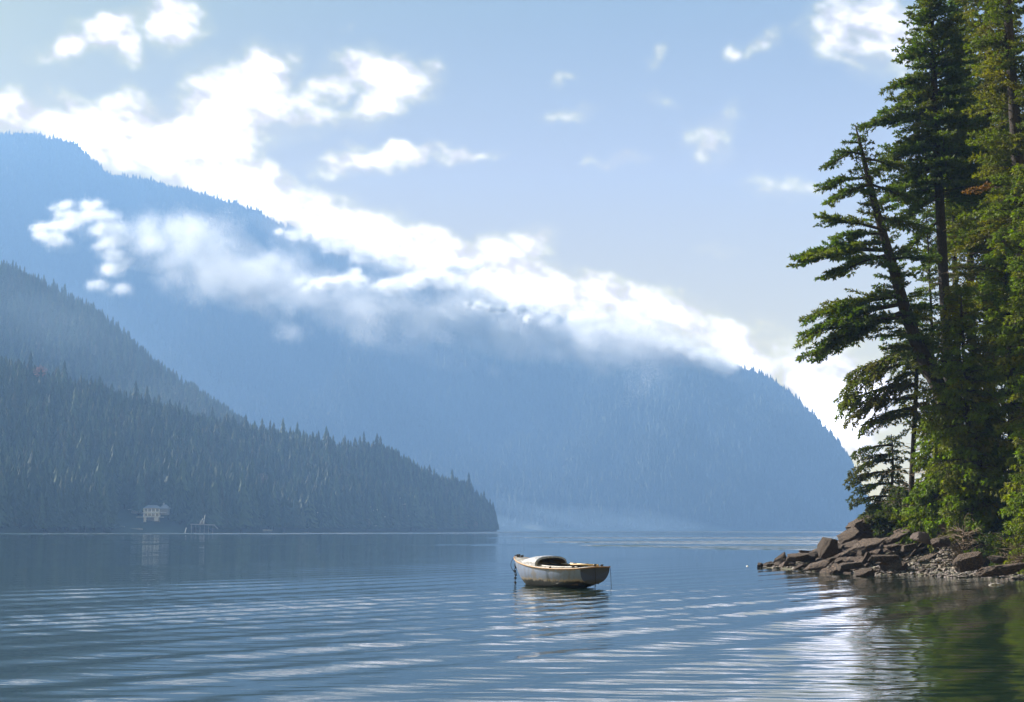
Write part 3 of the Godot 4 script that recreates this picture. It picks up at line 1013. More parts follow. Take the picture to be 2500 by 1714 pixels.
func make_point() -> void:
	for q in [[1852, 1386], [1915, 1390], [1985, 1394], [2060, 1399], [2120, 1404], [2230, 1405], [2320, 1411], [2400, 1408], [2500, 1416], [2700, 1425]]:
		var g := ground(q[0], q[1])
		shore_poly.append(Vector2(g.x, g.z))
	for q in [[75, -46], [75, -150], [42, -128], [27, -106], [20.5, -94], [16.5, -85.5], [14.0, -78.5]]:
		shore_poly.append(Vector2(q[0], q[1]))
	var nu := 150
	var nv := 190
	var v := PackedVector3Array()
	v.resize(nu * nv)
	for j in nv:
		for i in nu:
			var x := lerpf(9.0, 76.0, pow(i / float(nu - 1), 1.35))
			var z := lerpf(-40.0, -151.0, pow(j / float(nv - 1), 1.2))
			v[j * nu + i] = Vector3(x, land_h(x, z), z)
	var o := part("shore_ground", grid_mesh(v, nu, nv), M.earth, self)
	tag(o, "dark earth bank of the wooded point", "", "", "structure")
	for k in 14: rock_meshes.append(rock_mesh(100 + k, 7 + k % 5, [0.9, 0.7, 1.0, 0.8][k % 4]))
	# px, py of the middle, width and height in photo pixels, tilt in degrees, mesh, material, depth past the shore, label
	var named := [
		[2132, 1286, 72, 74, -35, 0, "d", 71.0, "big dark slanting boulder standing at the top of the point"],
		[2021, 1340, 46, 52, 4, 2, "d", 66.5, "blocky upright boulder with a flat top on the point"],
		[2110, 1336, 100, 26, -18, 1, "d", 66.0, "long flat slab sloping behind the blocky boulder"],
		[2083, 1306, 60, 26, -32, 3, "d", 70.0, "narrow slab leaning below the big dark boulder"],
		[2250, 1313, 54, 40, 12, 4, "p", 62.0, "pale pinkish wedge shaped boulder on the upper beach"],
		[2308, 1282, 40, 34, -30, 5, "p", 63.5, "pale lichen spotted boulder under the bushes"],
		[2222, 1282, 52, 14, -28, 6, "r", 68.0, "thin tilted slab above the beach stones"],
		[2196, 1268, 46, 18, -30, 7, "r", 69.0, "tilted slab beside the big dark boulder"],
		[2282, 1268, 44, 34, -25, 8, "d", 66.0, "mossy dark boulder under the cedar boughs"],
		[2363, 1372, 74, 62, -15, 9, "d", 57.5, "large rounded dark boulder at the edge of the gravel beach"],
		[2440, 1393, 130, 36, -8, 1, "r", 55.0, "broad brown ledge of rock at the water on the right"],
		[2117, 1400, 54, 26, -14, 3, "d", 58.5, "wet boulder standing in the shallows off the beach"],
		[1856, 1380, 17, 15, 0, 11, "r", 71.5, "last small stone at the very tip of the point"],
		[1965, 1360, 78, 24, -3, 3, "d", 69.5, "low dark slab near the tip of the point"],
		[1990, 1352, 30, 16, 5, 8, "d", 69.0, "dark stone perched on the low slab near the tip"],
		[2160, 1362, 62, 22, 2, 12, "r", 61.5, "wide flat stone in the middle of the beach"],
		[1990, 1384, 70, 18, -18, 6, "r", 64.0, "slanting slab at the waterline below the blocky boulder"],
		[2085, 1380, 70, 22, -8, 13, "d", 61.0, "dark slab lying along the waterline of the beach"],
		[2106, 1350, 26, 24, 0, 4, "r", 64.5, "small squared stone beside the long slab"],
		[2430, 1365, 44, 24, 5, 7, "d", 58.5, "dark stone behind the brown ledge"],
		[2390, 1352, 40, 18, -10, 12, "d", 60.5, "flat stone on the upper right of the beach"],
		[2215, 1298, 60, 18, -26, 3, "r", 66.5, "reddish slab sloping down to the upper beach"],
		[2180, 1318, 60, 20, -22, 1, "r", 65.5, "grey brown slab in the middle of the rock pile"],
		[2290, 1326, 50, 26, -15, 6, "d", 61.5, "dark shaded slab right of the pinkish wedge boulder"],
		[2225, 1335, 46, 20, -12, 13, "r", 63.0, "flat brown stone below the pinkish wedge boulder"],
		[2162, 1243, 52, 38, -20, 5, "d", 71.5, "moss topped rock at the foot of the small hemlock"],
		[2230, 1240, 70, 40, -20, 2, "d", 71.0, "earthy rock outcrop under the leaning fir"],
	]
	var mats := {"d": M.rock_rust, "r": M.rock, "p": M.rock_pale}
	for r in named:
		var p := pix(r[0], r[1], r[7])
		var s: float = r[7] / F
		var w: float = r[2] * s * 1.04
		var hh: float = r[3] * s * 0.98
		put_rock(r[5], p, Vector3(w, hh, w * rng.randf_range(0.7, 1.0)), Vector3(rng.randf_range(-0.1, 0.2), rng.randf_range(-0.5, 0.5), deg_to_rad(-float(r[4]))), mats[r[6]], r[8])
	# slabs heaped up behind them, all dipping the same way
	for k in 450:
		var g := Vector3(rng.randf_range(13.6, 23.0), 0, rng.randf_range(-76.0, -60.5))
		var d := shore_dist(g.x, g.z)
		if d < 0.3 or d > 8.0 or (g.x > 15.8 and g.z > -64.5): continue
		var w := (0.35 + 0.85 * pow(rng.randf(), 1.6)) * clampf(d / 2.5, 0.5, 1.0)
		var th := w * rng.randf_range(0.18, 0.4)
		var rusty := rng.randf() < 0.6
		put_rock(rng.randi() % 14, Vector3(g.x, land_h(g.x, g.z) + th * 0.35, g.z), Vector3(w * 1.25, th, w * 0.9), Vector3(rng.randfn() * 0.12, rng.randf_range(-0.5, 0.5), 0.48 + rng.randfn() * 0.14), M.rock_rust if rusty else M.rock, "%s tilted %s slab heaped on the rocky point" % ["large" if w > 0.75 else "small", "rusty brown" if rusty else "mid brown"], "tilted slabs on the point", "tilted_rock")
	# smaller stones strewn over the point
	var n := 0
	var tries := 0
	while n < 260 and tries < 6000:
		tries += 1
		var g := ground(rng.randf_range(1862, 2520), rng.randf_range(1318, 1418))
		if rng.randf() < 0.35: g = Vector3(rng.randf_range(13, 22), 0, rng.randf_range(-82, -60))
		var d := shore_dist(g.x, g.z)
		if d < -0.7 or d > 8.5: continue
		var beach := g.x > 15.4 and g.x < 19.3 and d < 4.0 and g.z > -63.0
		if beach and rng.randf() < 0.8: continue
		var w := 0.22 + 0.75 * pow(rng.randf(), 2.2) * (1.2 if d > 1.0 else 0.9)
		var y := maxf(land_h(g.x, g.z), -0.12)
		var m: Material = [M.rock, M.rock_rust, M.rock_rust, M.rock, M.rock_pale][rng.randi() % 5] if d > 0.4 else [M.rock, M.rock_rust][rng.randi() % 2]
		var flat := rng.randf_range(0.3, 0.7)
		var nm := "flat_rock" if flat < 0.45 else "loose_rock"
		put_rock(rng.randi() % 14, Vector3(g.x, y + w * flat * 0.2, g.z), Vector3(w * rng.randf_range(1.0, 1.7), w * flat, w), Vector3(rng.randfn() * 0.15, rng.randf_range(-0.6, 0.6), 0.42 + rng.randfn() * 0.25), m, "loose %s %s stone lying on the rocky point" % ["flat" if nm == "flat_rock" else "chunky", "pale" if m == M.rock_pale else "rusty brown" if m == M.rock_rust else "mid brown"], "loose stones on the point", nm)
		n += 1
	# gravel
	var mm := MultiMesh.new()
	mm.transform_format = MultiMesh.TRANSFORM_3D
	mm.use_colors = true
	mm.mesh = pebble_mesh()
	var xf := []
	var cols := []
	for k in 9000:
		var g: Vector3
		if k < 6500: g = Vector3(rng.randf_range(14.5, 21.5), 0, rng.randf_range(-66.5, -52))
		else: g = Vector3(rng.randf_range(12.5, 24), 0, rng.randf_range(-74, -50))
		var d := shore_dist(g.x, g.z)
		if d < -0.5 or d > 6.5: continue
		var w := 0.05 + 0.17 * pow(rng.randf(), 2.5)
		xf.append(Transform3D(Basis.from_euler(Vector3(rng.randfn() * 0.3, rng.randf() * TAU, rng.randfn() * 0.3)).scaled_local(Vector3(w * 1.5, w * 0.7, w)), Vector3(g.x, land_h(g.x, g.z) + w * 0.15, g.z)))
		var c := rng.randf_range(0.035, 0.19)
		cols.append(Color(c, c * rng.randf_range(0.78, 0.92), c * rng.randf_range(0.6, 0.8)))
	mm.instance_count = xf.size()
	for k in xf.size():
		mm.set_instance_transform(k, xf[k])
		mm.set_instance_color(k, cols[k])
	var gi := MultiMeshInstance3D.new()
	gi.multimesh = mm
	gi.material_override = M.pebble
	gi.name = "gravel"
	add_child(gi)
	tag(gi, "brown and grey gravel on the small beach", "gravel", "", "stuff")

func pebble_mesh() -> ArrayMesh:
	var st := begin()
	var r := RandomNumberGenerator.new()
	r.seed = 5
	var top := Vector3(0.05, 0.5, 0)
	var low := Vector3(0, -0.5, 0.05)
	var ring := []
	for k in 6:
		ring.append(Vector3(cos(TAU * k / 6.0), r.randf_range(-0.25, 0.25), sin(TAU * k / 6.0)) * r.randf_range(0.4, 0.58))
	for k in 6:
		tri(st, top, ring[(k + 1) % 6], ring[k])
		tri(st, low, ring[k], ring[(k + 1) % 6])
	return done(st)

# ---------------------------------------------------------------- trees on the point
var boughs := {}
# needle tuft: n narrow blades fanned round dir
func tuft(st: SurfaceTool, r: RandomNumberGenerator, p: Vector3, dir: Vector3, size: float, n: int, spread: float, base: Color) -> void:
	for k in n:
		var d := (dir + Vector3(r.randfn(), r.randfn(), r.randfn()) * spread).normalized()
		var l := size * r.randf_range(0.7, 1.25)
		var side := d.cross(Vector3(r.randfn(), r.randfn(), r.randfn())).normalized() * l * r.randf_range(0.11, 0.2)
		var g := r.randf_range(0.7, 1.35)
		st.set_color(Color(base.r * g, base.g * g, base.b * g))
		var m := p + d * l * 0.45
		tri(st, p, m + side, p + d * l)
		tri(st, p, p + d * l, m - side)

# a bough of length L along +X, foliage and wood as two surfaces
func bough(sd: int, L: float, kind: String) -> ArrayMesh:
	var r := RandomNumberGenerator.new()
	r.seed = sd
	var fs := begin()
	var ws := begin()
	var axis := []
	var rad := []
	var droop: float = {"fir": 0.10, "hemlock": 0.22, "cedar": 0.42, "dead": 0.08}[kind]
	var n := 9
	for i in n:
		var s := i / float(n - 1)
		axis.append(Vector3(L * s, L * (0.10 * sin(s * PI * 0.8) - droop * s * s + (0.10 * pow(s, 5.0) if kind != "hemlock" else 0.0)), L * 0.07 * sin(s * 5.0 + sd)))
		rad.append(lerpf(0.010 * L + 0.006, 0.004, s))
	tube(axis, rad, 5, ws)
	var base := {"fir": Color(1.0, 1.0, 1.0), "hemlock": Color(1, 1, 1), "cedar": Color(1, 1, 1), "dead": Color(1, 1, 1)}[kind] as Color
	var step := 0.15 if kind != "cedar" else 0.13
	var s := 0.14
	var sg := 1.0
	while s < 1.0:
		sg = -sg
		var p := poly_at(axis, s)
		var fwd := (poly_at(axis, minf(s + 0.05, 1.0)) - poly_at(axis, s - 0.05)).normalized()
		var ll := (0.36 * L * pow(1.0 - s, 0.75) * clampf(s * 4.0, 0.3, 1.0) + 0.16) * r.randf_range(0.6, 1.2)
		var hang := {"fir": -0.10, "hemlock": -0.25, "cedar": -0.65, "dead": -0.1}[kind] as float
		var dir := (fwd * 0.75 + Vector3(0, hang + r.randfn() * 0.16, sg * r.randf_range(0.6, 1.0))).normalized()
		var end := p + dir * ll + Vector3(0, 0.10 * ll if kind == "fir" else -0.18 * ll, 0)
		tube([p, p.lerp(end, 0.5) + Vector3(0, 0.02, 0), end], [0.008, 0.005, 0.002], 3, ws)
		if kind != "dead":
			var m := maxi(2, int(ll / 0.105))
			for k in m:
				var f := (k + 0.6) / m
				var q := p.lerp(end, f)
				var out := (dir * 0.7 + Vector3(0, (0.35 if kind == "fir" else -0.35) * r.randf(), 0) + fwd * 0.2).normalized()
				if kind == "cedar":
					tuft(fs, r, q, (out + Vector3(0, -0.35, 0)).normalized(), 0.17, 8, 0.5, base)
				else:
					tuft(fs, r, q, out, 0.16, 8, 0.6, base)
		s += step / L * r.randf_range(0.7, 1.3)
	if kind != "dead":
		for k in 4: tuft(fs, r, poly_at(axis, 1.0 - 0.04 * k), (axis[n - 1] - axis[n - 2]).normalized(), 0.17, 4, 0.4, base)
	ws.generate_normals()
	var mesh := ArrayMesh.new()
	if kind != "dead":
		fs.generate_normals()
		fs.set_material(M.leaf)
		fs.commit(mesh)
	ws.set_material(M.wood if kind != "dead" else M.twig)
	ws.commit(mesh)
	return mesh

func bough_for(kind: String, L: float) -> Array:
	var sizes := [0.7, 1.2, 1.9, 2.8, 3.9]
	var b := 0
	for i in sizes.size():
		if absf(log(sizes[i] / L)) < absf(log(sizes[b] / L)): b = i
	var key := "%s%d_%d" % [kind, b, rng.randi() % 3]
	if not boughs.has(key):
		boughs[key] = bough(hash(key) % 10000, sizes[b], kind)
	return [key, L / sizes[b]]

# list of [from, to (local), kind, tint] drawn as one crown, one MultiMesh for each bough shape
func crown(parent: Node3D, called: String, list: Array) -> void:
	var by := {}
	for b in list:
		var v: Vector3 = b[1] - b[0]
		var L := v.length()
		if L < 0.15: continue
		var got := bough_for(b[2], L)
		var x := v / L
		var up := Vector3.UP + Vector3(rng.randfn(), 0, rng.randfn()) * 0.18
		var z := x.cross(up).normalized()
		var y := z.cross(x).normalized()
		if not by.has(got[0]): by[got[0]] = []
		by[got[0]].append([Transform3D(Basis(x * got[1], y * got[1], z * got[1]), b[0]), b[3]])
	for key in by:
		var mm := MultiMesh.new()
		mm.transform_format = MultiMesh.TRANSFORM_3D
		mm.use_colors = true
		mm.mesh = boughs[key]
		mm.instance_count = by[key].size()
		for i in by[key].size():
			mm.set_instance_transform(i, by[key][i][0])
			mm.set_instance_color(i, by[key][i][1])
		var o := MultiMeshInstance3D.new()
		o.multimesh = mm
		o.name = called
		parent.add_child(o, true)
		o.set_meta("kind", "stuff")

func tint(base: Color, spread := 0.3) -> Color:
	var g := rng.randf_range(1.0 - spread, 1.0 + spread)
	var w := rng.randf()
	return Color(base.r * g * (1.0 + 0.5 * w * w), base.g * g, base.b * g)

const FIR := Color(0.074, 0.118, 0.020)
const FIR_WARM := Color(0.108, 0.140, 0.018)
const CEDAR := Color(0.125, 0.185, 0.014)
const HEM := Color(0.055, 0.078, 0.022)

# trunk through photo points; boughs in whorls between two heights
func conifer(called: String, label: String, px: Array, depth: float, r0: float, kind: String, color: Color, c0: float, c1: float, len_low: float, len_top: float, n: int, opt := {}) -> Dictionary:
	var pts := []
	for q in px: pts.append(pix(q[0], q[1], depth + (q[2] if q.size() > 2 else 0.0)))
	var foot: Vector3 = pts[0]
	foot.y = land_h(foot.x, foot.z) - 0.2
	if foot.y < pts[0].y: pts.push_front(foot)
	foot = pts[0]
	var root := thing(called, foot, label, "tree", opt.get("group", ""))
	var local := []
	var rads := []
	var m := 16
	for i in m:
		var s := i / float(m - 1)
		local.append(poly_at(pts, s) - foot)
		rads.append(r0 * pow(1.0 - s, 0.8) * (1.0 + 0.35 * pow(1.0 - s, 14.0)) + 0.02)
	part("trunk", done(tube(local, rads, 10), true), M.bark, root)
	var list := []
	var dead := []
	n = int(n * 2.0)
	for i in n:
		var s := lerpf(c0, c1, (i + rng.randf()) / n)
		var f := (s - c0) / maxf(c1 - c0, 0.001)
		var p := poly_at(local, s)
		var a := rng.randf() * TAU
		var L := lerpf(len_low, len_top, pow(f, opt.get("shape", 0.9))) * rng.randf_range(0.55, 1.15)
		var rise: float = lerpf(opt.get("rise0", -0.12), opt.get("rise1", 0.45), f) + rng.randfn() * 0.1
		if a > PI * 0.3 and a < PI * 0.7 and rng.randf() < 0.3: continue
		var v := Vector3(cos(a), rise, sin(a)).normalized() * L
		list.append([p, p + v, kind, tint(color)])
	if opt.has("dead"):
		for i in opt.dead:
			var s := rng.randf_range(0.12, c0 + 0.1)
			var p := poly_at(local, s)
			var a := rng.randf() * TAU
			var v := Vector3(cos(a), rng.randf_range(-0.25, 0.1), sin(a)) * rng.randf_range(0.9, 2.2)
			dead.append([p, p + v, "dead", Color.WHITE])
	for e in opt.get("extra", []):
		# bough from trunk fraction to a photo point
		var p := poly_at(local, e[0])
		var tip := pix(e[1], e[2], depth + e[3]) - foot
		list.append([p, tip, kind, tint(color)])
		var v := tip - p
		for k in int(v.length() * (4.6 if kind == "fir" else 2.2)):
			var f := rng.randf_range(0.25, 0.78)
			var q := p + v * f + Vector3(0, 0.06 * v.length() * sin(f * PI), 0)
			var w := v.normalized().rotated(Vector3.UP, rng.randf_range(0.35, 0.85) * (1.0 if k % 2 else -1.0)) * v.length() * rng.randf_range(0.2, 0.36)
			w.y += rng.randf_range(-0.35, 0.12) * w.length()
			list.append([q, q + w, kind, tint(color)])
		part("limb", done(tube([p, p + v * 0.4 + Vector3(0, 0.05 * v.length(), 0), p + v * 0.85], [0.05 + 0.012 * v.length(), 0.04, 0.012], 6), true), M.bark, root)
	crown(root, "foliage", list)
	if dead.size(): crown(root, "dead_branch", dead)
	return {"root": root, "local": local, "foot": foot}

func make_trees() -> void:
	# the leaning fir at the edge
	conifer("leaning_fir_tree", "old leaning fir with a bare curved trunk overhanging the rocky point", [[2345, 1130], [2315, 1000], [2272, 905], [2236, 832], [2205, 740], [2180, 650], [2150, 550], [2124, 450], [2105, 372], [2088, 305]], 65.0, 0.46, "fir", FIR, 0.35, 0.99, 2.1, 0.35, 72, {"rise0": -0.1, "rise1": 0.5, "extra": [
		[0.91, 2012, 412, 0.3], [0.89, 2045, 372, -0.8], [0.93, 2060, 350, 0.2], [0.82, 1995, 462, 0.4], [0.80, 2020, 500, -0.6], [0.78, 2050, 470, 1.0], [0.69, 1996, 540, 0.5], [0.68, 2030, 590, -0.7], [0.66, 1938, 645, 0.2], [0.64, 1975, 640, -1.0], [0.63, 2000, 690, 0.6], [0.62, 2050, 640, 1.4],
		[0.52, 1960, 792, 0.4], [0.50, 1968, 830, -0.6], [0.48, 1962, 888, 0.2], [0.47, 2030, 850, 0.8], [0.46, 2060, 800, -1.1], [0.88, 2210, 420, 0.5], [0.80, 2240, 500, -0.5], [0.72, 2260, 570, 0.6], [0.62, 2290, 640, 0.2]]})
	# tall firs behind it
	conifer("tall_fir_tree", "tall straight fir with dense boughs behind the leaning fir", [[2330, 1200], [2308, 760], [2290, 400], [2281, 200], [2274, 20], [2270, -190]], 71.0, 0.36, "fir", FIR, 0.45, 0.985, 3.3, 0.5, 225, {"rise0": -0.22, "rise1": 0.35, "dead": 40, "extra": [[0.60, 2110, 318, 0.3], [0.63, 2150, 285, -0.5], [0.68, 2160, 225, 0.5], [0.74, 2190, 150, 0.0], [0.55, 2130, 430, 0.6], [0.50, 2150, 500, 0.0], [0.50, 2175, 470, 0.8], [0.46, 2185, 560, -0.4], [0.43, 2200, 630, 0.5]]})
	conifer("tall_fir_tree", "tall fir whose dark trunk stands in the middle of the grove", [[2420, 1210], [2416, 700], [2413, 300], [2408, -150], [2405, -420]], 73.0, 0.34, "fir", FIR_WARM, 0.36, 0.98, 3.4, 0.5, 260, {"rise0": -0.25, "rise1": 0.3, "dead": 40})
	conifer("tall_fir_tree", "thick trunked fir at the near edge of the grove, its dark trunk bare", [[2520, 1230], [2500, 700], [2485, 400], [2466, 120], [2450, -200], [2440, -500]], 66.0, 0.5, "fir", FIR_WARM, 0.4, 0.98, 3.0, 0.6, 150, {"rise0": -0.25, "rise1": 0.3, "dead": 24})
	conifer("tall_fir_tree", "slender fir between the leaning fir and the tall straight fir", [[2352, 1200], [2335, 800], [2330, 500], [2335, 150], [2338, -60]], 76.0, 0.22, "fir", FIR, 0.52, 0.98, 2.4, 0.4, 120, {"rise0": -0.2, "dead": 40})
	conifer("tall_fir_tree", "fir with reddish bark deep in the grove", [[2395, 1200], [2372, 760], [2366, 420], [2360, 100], [2356, -200]], 80.0, 0.3, "fir", FIR, 0.52, 0.98, 3.0, 0.4, 150, {"rise0": -0.2, "dead": 36})
	conifer("tall_fir_tree", "far fir closing the back of the grove", [[2480, 1200], [2470, 700], [2462, 300], [2458, -200]], 84.0, 0.32, "fir", FIR, 0.38, 0.98, 3.8, 0.5, 200, {"rise0": -0.2, "dead": 20})
	conifer("tall_fir_tree", "fir standing beyond the thick trunked fir", [[2600, 1200], [2590, 600], [2585, 100], [2580, -400]], 76.0, 0.4, "fir", FIR_WARM, 0.3, 0.98, 4.2, 0.5, 200, {"rise0": -0.2})
	conifer("thin_fir_tree", "thin bare stemmed young fir beside the leaning trunk", [[2285, 1120], [2277, 850], [2268, 640], [2262, 520]], 72.0, 0.10, "fir", FIR, 0.45, 0.98, 1.6, 0.3, 60, {"dead": 60})
	conifer("thin_fir_tree", "thin young hemlock with flat tiered boughs below the leaning fir", [[2225, 1200], [2234, 1010], [2239, 880], [2238, 800], [2236, 740]], 67.5, 0.14, "hemlock", FIR_WARM, 0.35, 0.97, 2.0, 0.5, 60, {"dead": 26, "rise0": -0.2, "rise1": 0.1, "extra": [[0.62, 2040, 928, 0.3], [0.6, 2060, 950, -0.6], [0.5, 2034, 985, 0.2], [0.5, 2075, 1010, -0.5], [0.42, 2090, 1040, 0.4], [0.66, 2090, 905, 0.7], [0.4, 2120, 1035, -0.8], [0.45, 2060, 1000, 0.9]]})
	conifer("small_hemlock_tree", "small hemlock with drooping boughs over the big dark boulder", [[2172, 1260], [2178, 1180], [2180, 1110], [2176, 1060]], 70.0, 0.09, "hemlock", HEM, 0.15, 0.97, 1.5, 0.4, 36, {"rise0": -0.25, "rise1": 0.1, "extra": [[0.85, 2080, 1105, 0.2], [0.7, 2062, 1150, 0.0], [0.6, 2066, 1172, 0.4], [0.5, 2068, 1200, -0.3], [0.4, 2075, 1222, 0.3], [0.3, 2105, 1245, 0.0], [0.75, 2100, 1125, -0.6]]})
	# cedars in the sun in front
	conifer("cedar_tree", "bright green cedar in the sun in front of the grove", [[2368, 1250], [2362, 1000], [2352, 850], [2345, 700]], 63.0, 0.16, "cedar", CEDAR, 0.18, 0.99, 2.1, 0.5, 170, {"shape": 1.2, "rise0": -0.1, "rise1": 0.5, "extra": [[0.55, 2245, 930, 0.2], [0.5, 2250, 985, -0.4], [0.45, 2262, 1040, 0.3], [0.65, 2258, 870, 0.3]]})
	conifer("cedar_tree", "broad yellow green cedar beside the thick trunked fir", [[2470, 1250], [2466, 900], [2458, 700], [2450, 560]], 63.5, 0.18, "cedar", CEDAR, 0.18, 0.99, 2.4, 0.5, 180, {"shape": 1.1, "rise0": -0.1, "rise1": 0.5})
	conifer("cedar_tree", "low bushy cedar spreading over the bank", [[2290, 1250], [2282, 1140], [2276, 1030]], 64.5, 0.10, "cedar", CEDAR, 0.25, 0.99, 1.5, 0.6, 90, {"shape": 1.2, "rise0": -0.15, "rise1": 0.5})
	conifer("cedar_tree", "low green cedar leaning over the upper beach", [[2400, 1270], [2392, 1160], [2384, 1060]], 62.5, 0.10, "cedar", CEDAR, 0.3, 0.99, 1.6, 0.6, 90, {"shape": 1.2, "rise0": 0.0, "rise1": 0.4})
	conifer("cedar_tree", "leafy cedar against the trunk of the thick fir", [[2545, 1250], [2530, 900], [2522, 600], [2518, 400]], 60.0, 0.2, "cedar", CEDAR, 0.1, 0.99, 2.2, 0.6, 190, {"shape": 1.0, "rise0": -0.1, "rise1": 0.4})
	conifer("cedar_tree", "shaded cedar at the right end of the beach", [[2560, 1320], [2540, 1200], [2530, 1080]], 57.0, 0.14, "cedar", CEDAR, 0.05, 0.99, 2.0, 0.7, 120, {"shape": 1.0, "rise0": -0.2, "rise1": 0.4})
	# shrubs along the bank
	var bushes := [[2170, 1235, 70.5, 1.5, 60, "hemlock", HEM, "leafy shrub at the foot of the small hemlock"], [2225, 1205, 68.0, 1.9, 70, "cedar", HEM, "dense shrub on the bank below the leaning fir"], [2260, 1230, 66.5, 1.6, 60, "cedar", CEDAR, "bright green shrub above the tilted slabs"], [2320, 1235, 65.0, 1.2, 50, "cedar", HEM, "shrub hanging over the pale lichen spotted boulder"], [2430, 1270, 62.5, 1.5, 60, "cedar", HEM, "dark shrub over the right end of the beach"], [2350, 1300, 61.0, 1.2, 60, "dead", HEM, "tangle of bare grey twigs under the bushes"], [2485, 1345, 57.0, 1.2, 60, "dead", HEM, "tangle of dry roots above the brown ledge"], [2310, 1210, 65.5, 2.0, 60, "cedar", CEDAR, "yellow green shrub between the cedars"], [2480, 1300, 60.0, 2.0, 70, "cedar", HEM, "dark green shrub at the right end of the bank"]]  # the darker shrubs are another species with their own tint
	for b in bushes:
		var p := pix(b[0], b[1], b[2])
		var foot := Vector3(p.x, land_h(p.x, p.z), p.z)
		var root := thing("shrub", foot, b[7], "shrub")
		var list := []
		var lift := maxf(p.y - foot.y, 0.3)
		part("stem", done(tube([Vector3(0, -0.2, 0), Vector3(0.05, lift * 0.6, 0), Vector3(0, lift + 0.3, 0.05)], [0.06, 0.045, 0.015], 6), true), M.wood, root)
		for k in b[4]:
			var a := rng.randf() * TAU
			var y := rng.randf_range(0.1, 1.0) * lift + 0.1
			var v := Vector3(cos(a), rng.randf_range(-0.4, 0.8), sin(a)).normalized() * float(b[3]) * rng.randf_range(0.4, 1.0)
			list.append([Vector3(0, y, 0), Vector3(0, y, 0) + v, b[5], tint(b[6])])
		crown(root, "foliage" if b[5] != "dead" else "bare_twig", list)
	# a withered rust coloured bough caught high in the grove
	var rb := pix(2410, 470, 67.0)
	var wr := thing("withered_bough", rb, "withered rust orange bough caught high in the grove", "branch")
	crown(wr, "foliage", [[Vector3(0.6, 0.3, 0), Vector3(-1.0, 0.0, 0), "fir", Color(0.2, 0.085, 0.02)], [Vector3(0.4, 0.2, 0.2), Vector3(-0.5, -0.1, 0.2), "fir", Color(0.17, 0.08, 0.02)]])

# ---------------------------------------------------------------- the boat
const BL := 4.3
func b_half(u: float) -> float:
	return 0.80 * pow(sin(PI * clampf(0.255 + 0.745 * u, 0.0, 1.0)), 0.72) if u < 0.36 else 0.80 * pow(maxf(0.0, 1.0 - pow((u - 0.33) / 0.67, 2.6)), 0.8) + 0.012
func b_sheer(u: float) -> float:
	return 0.60 + 0.04 * pow(1.0 - u, 2.0) - 0.03 * sin(PI * u) + 0.34 * pow(u, 2.4)
func b_keel(u: float) -> float:
	return 0.34 * pow(maxf(0.0, 1.0 - u / 0.45), 1.5) - 0.22 + 0.5 * pow(u, 9.0)
func b_x(u: float, v: float) -> float:
	return -BL / 2.0 + BL * u - 0.30 * pow(u, 5.0) * (1.0 - v) + 0.08 * (1.0 - pow(v, 1.75)) * pow(1.0 - u, 6.0)
func hull_at(u: float, v: float, side: float, out := 0.0) -> Vector3:
	var z := b_half(u) * pow(sin(v * PI / 2.0), 0.62 + 0.5 * u * u) + out
	return Vector3(b_x(u, v), lerpf(b_keel(u), b_sheer(u), pow(v, 1.75 - 0.5 * u)), z * side)

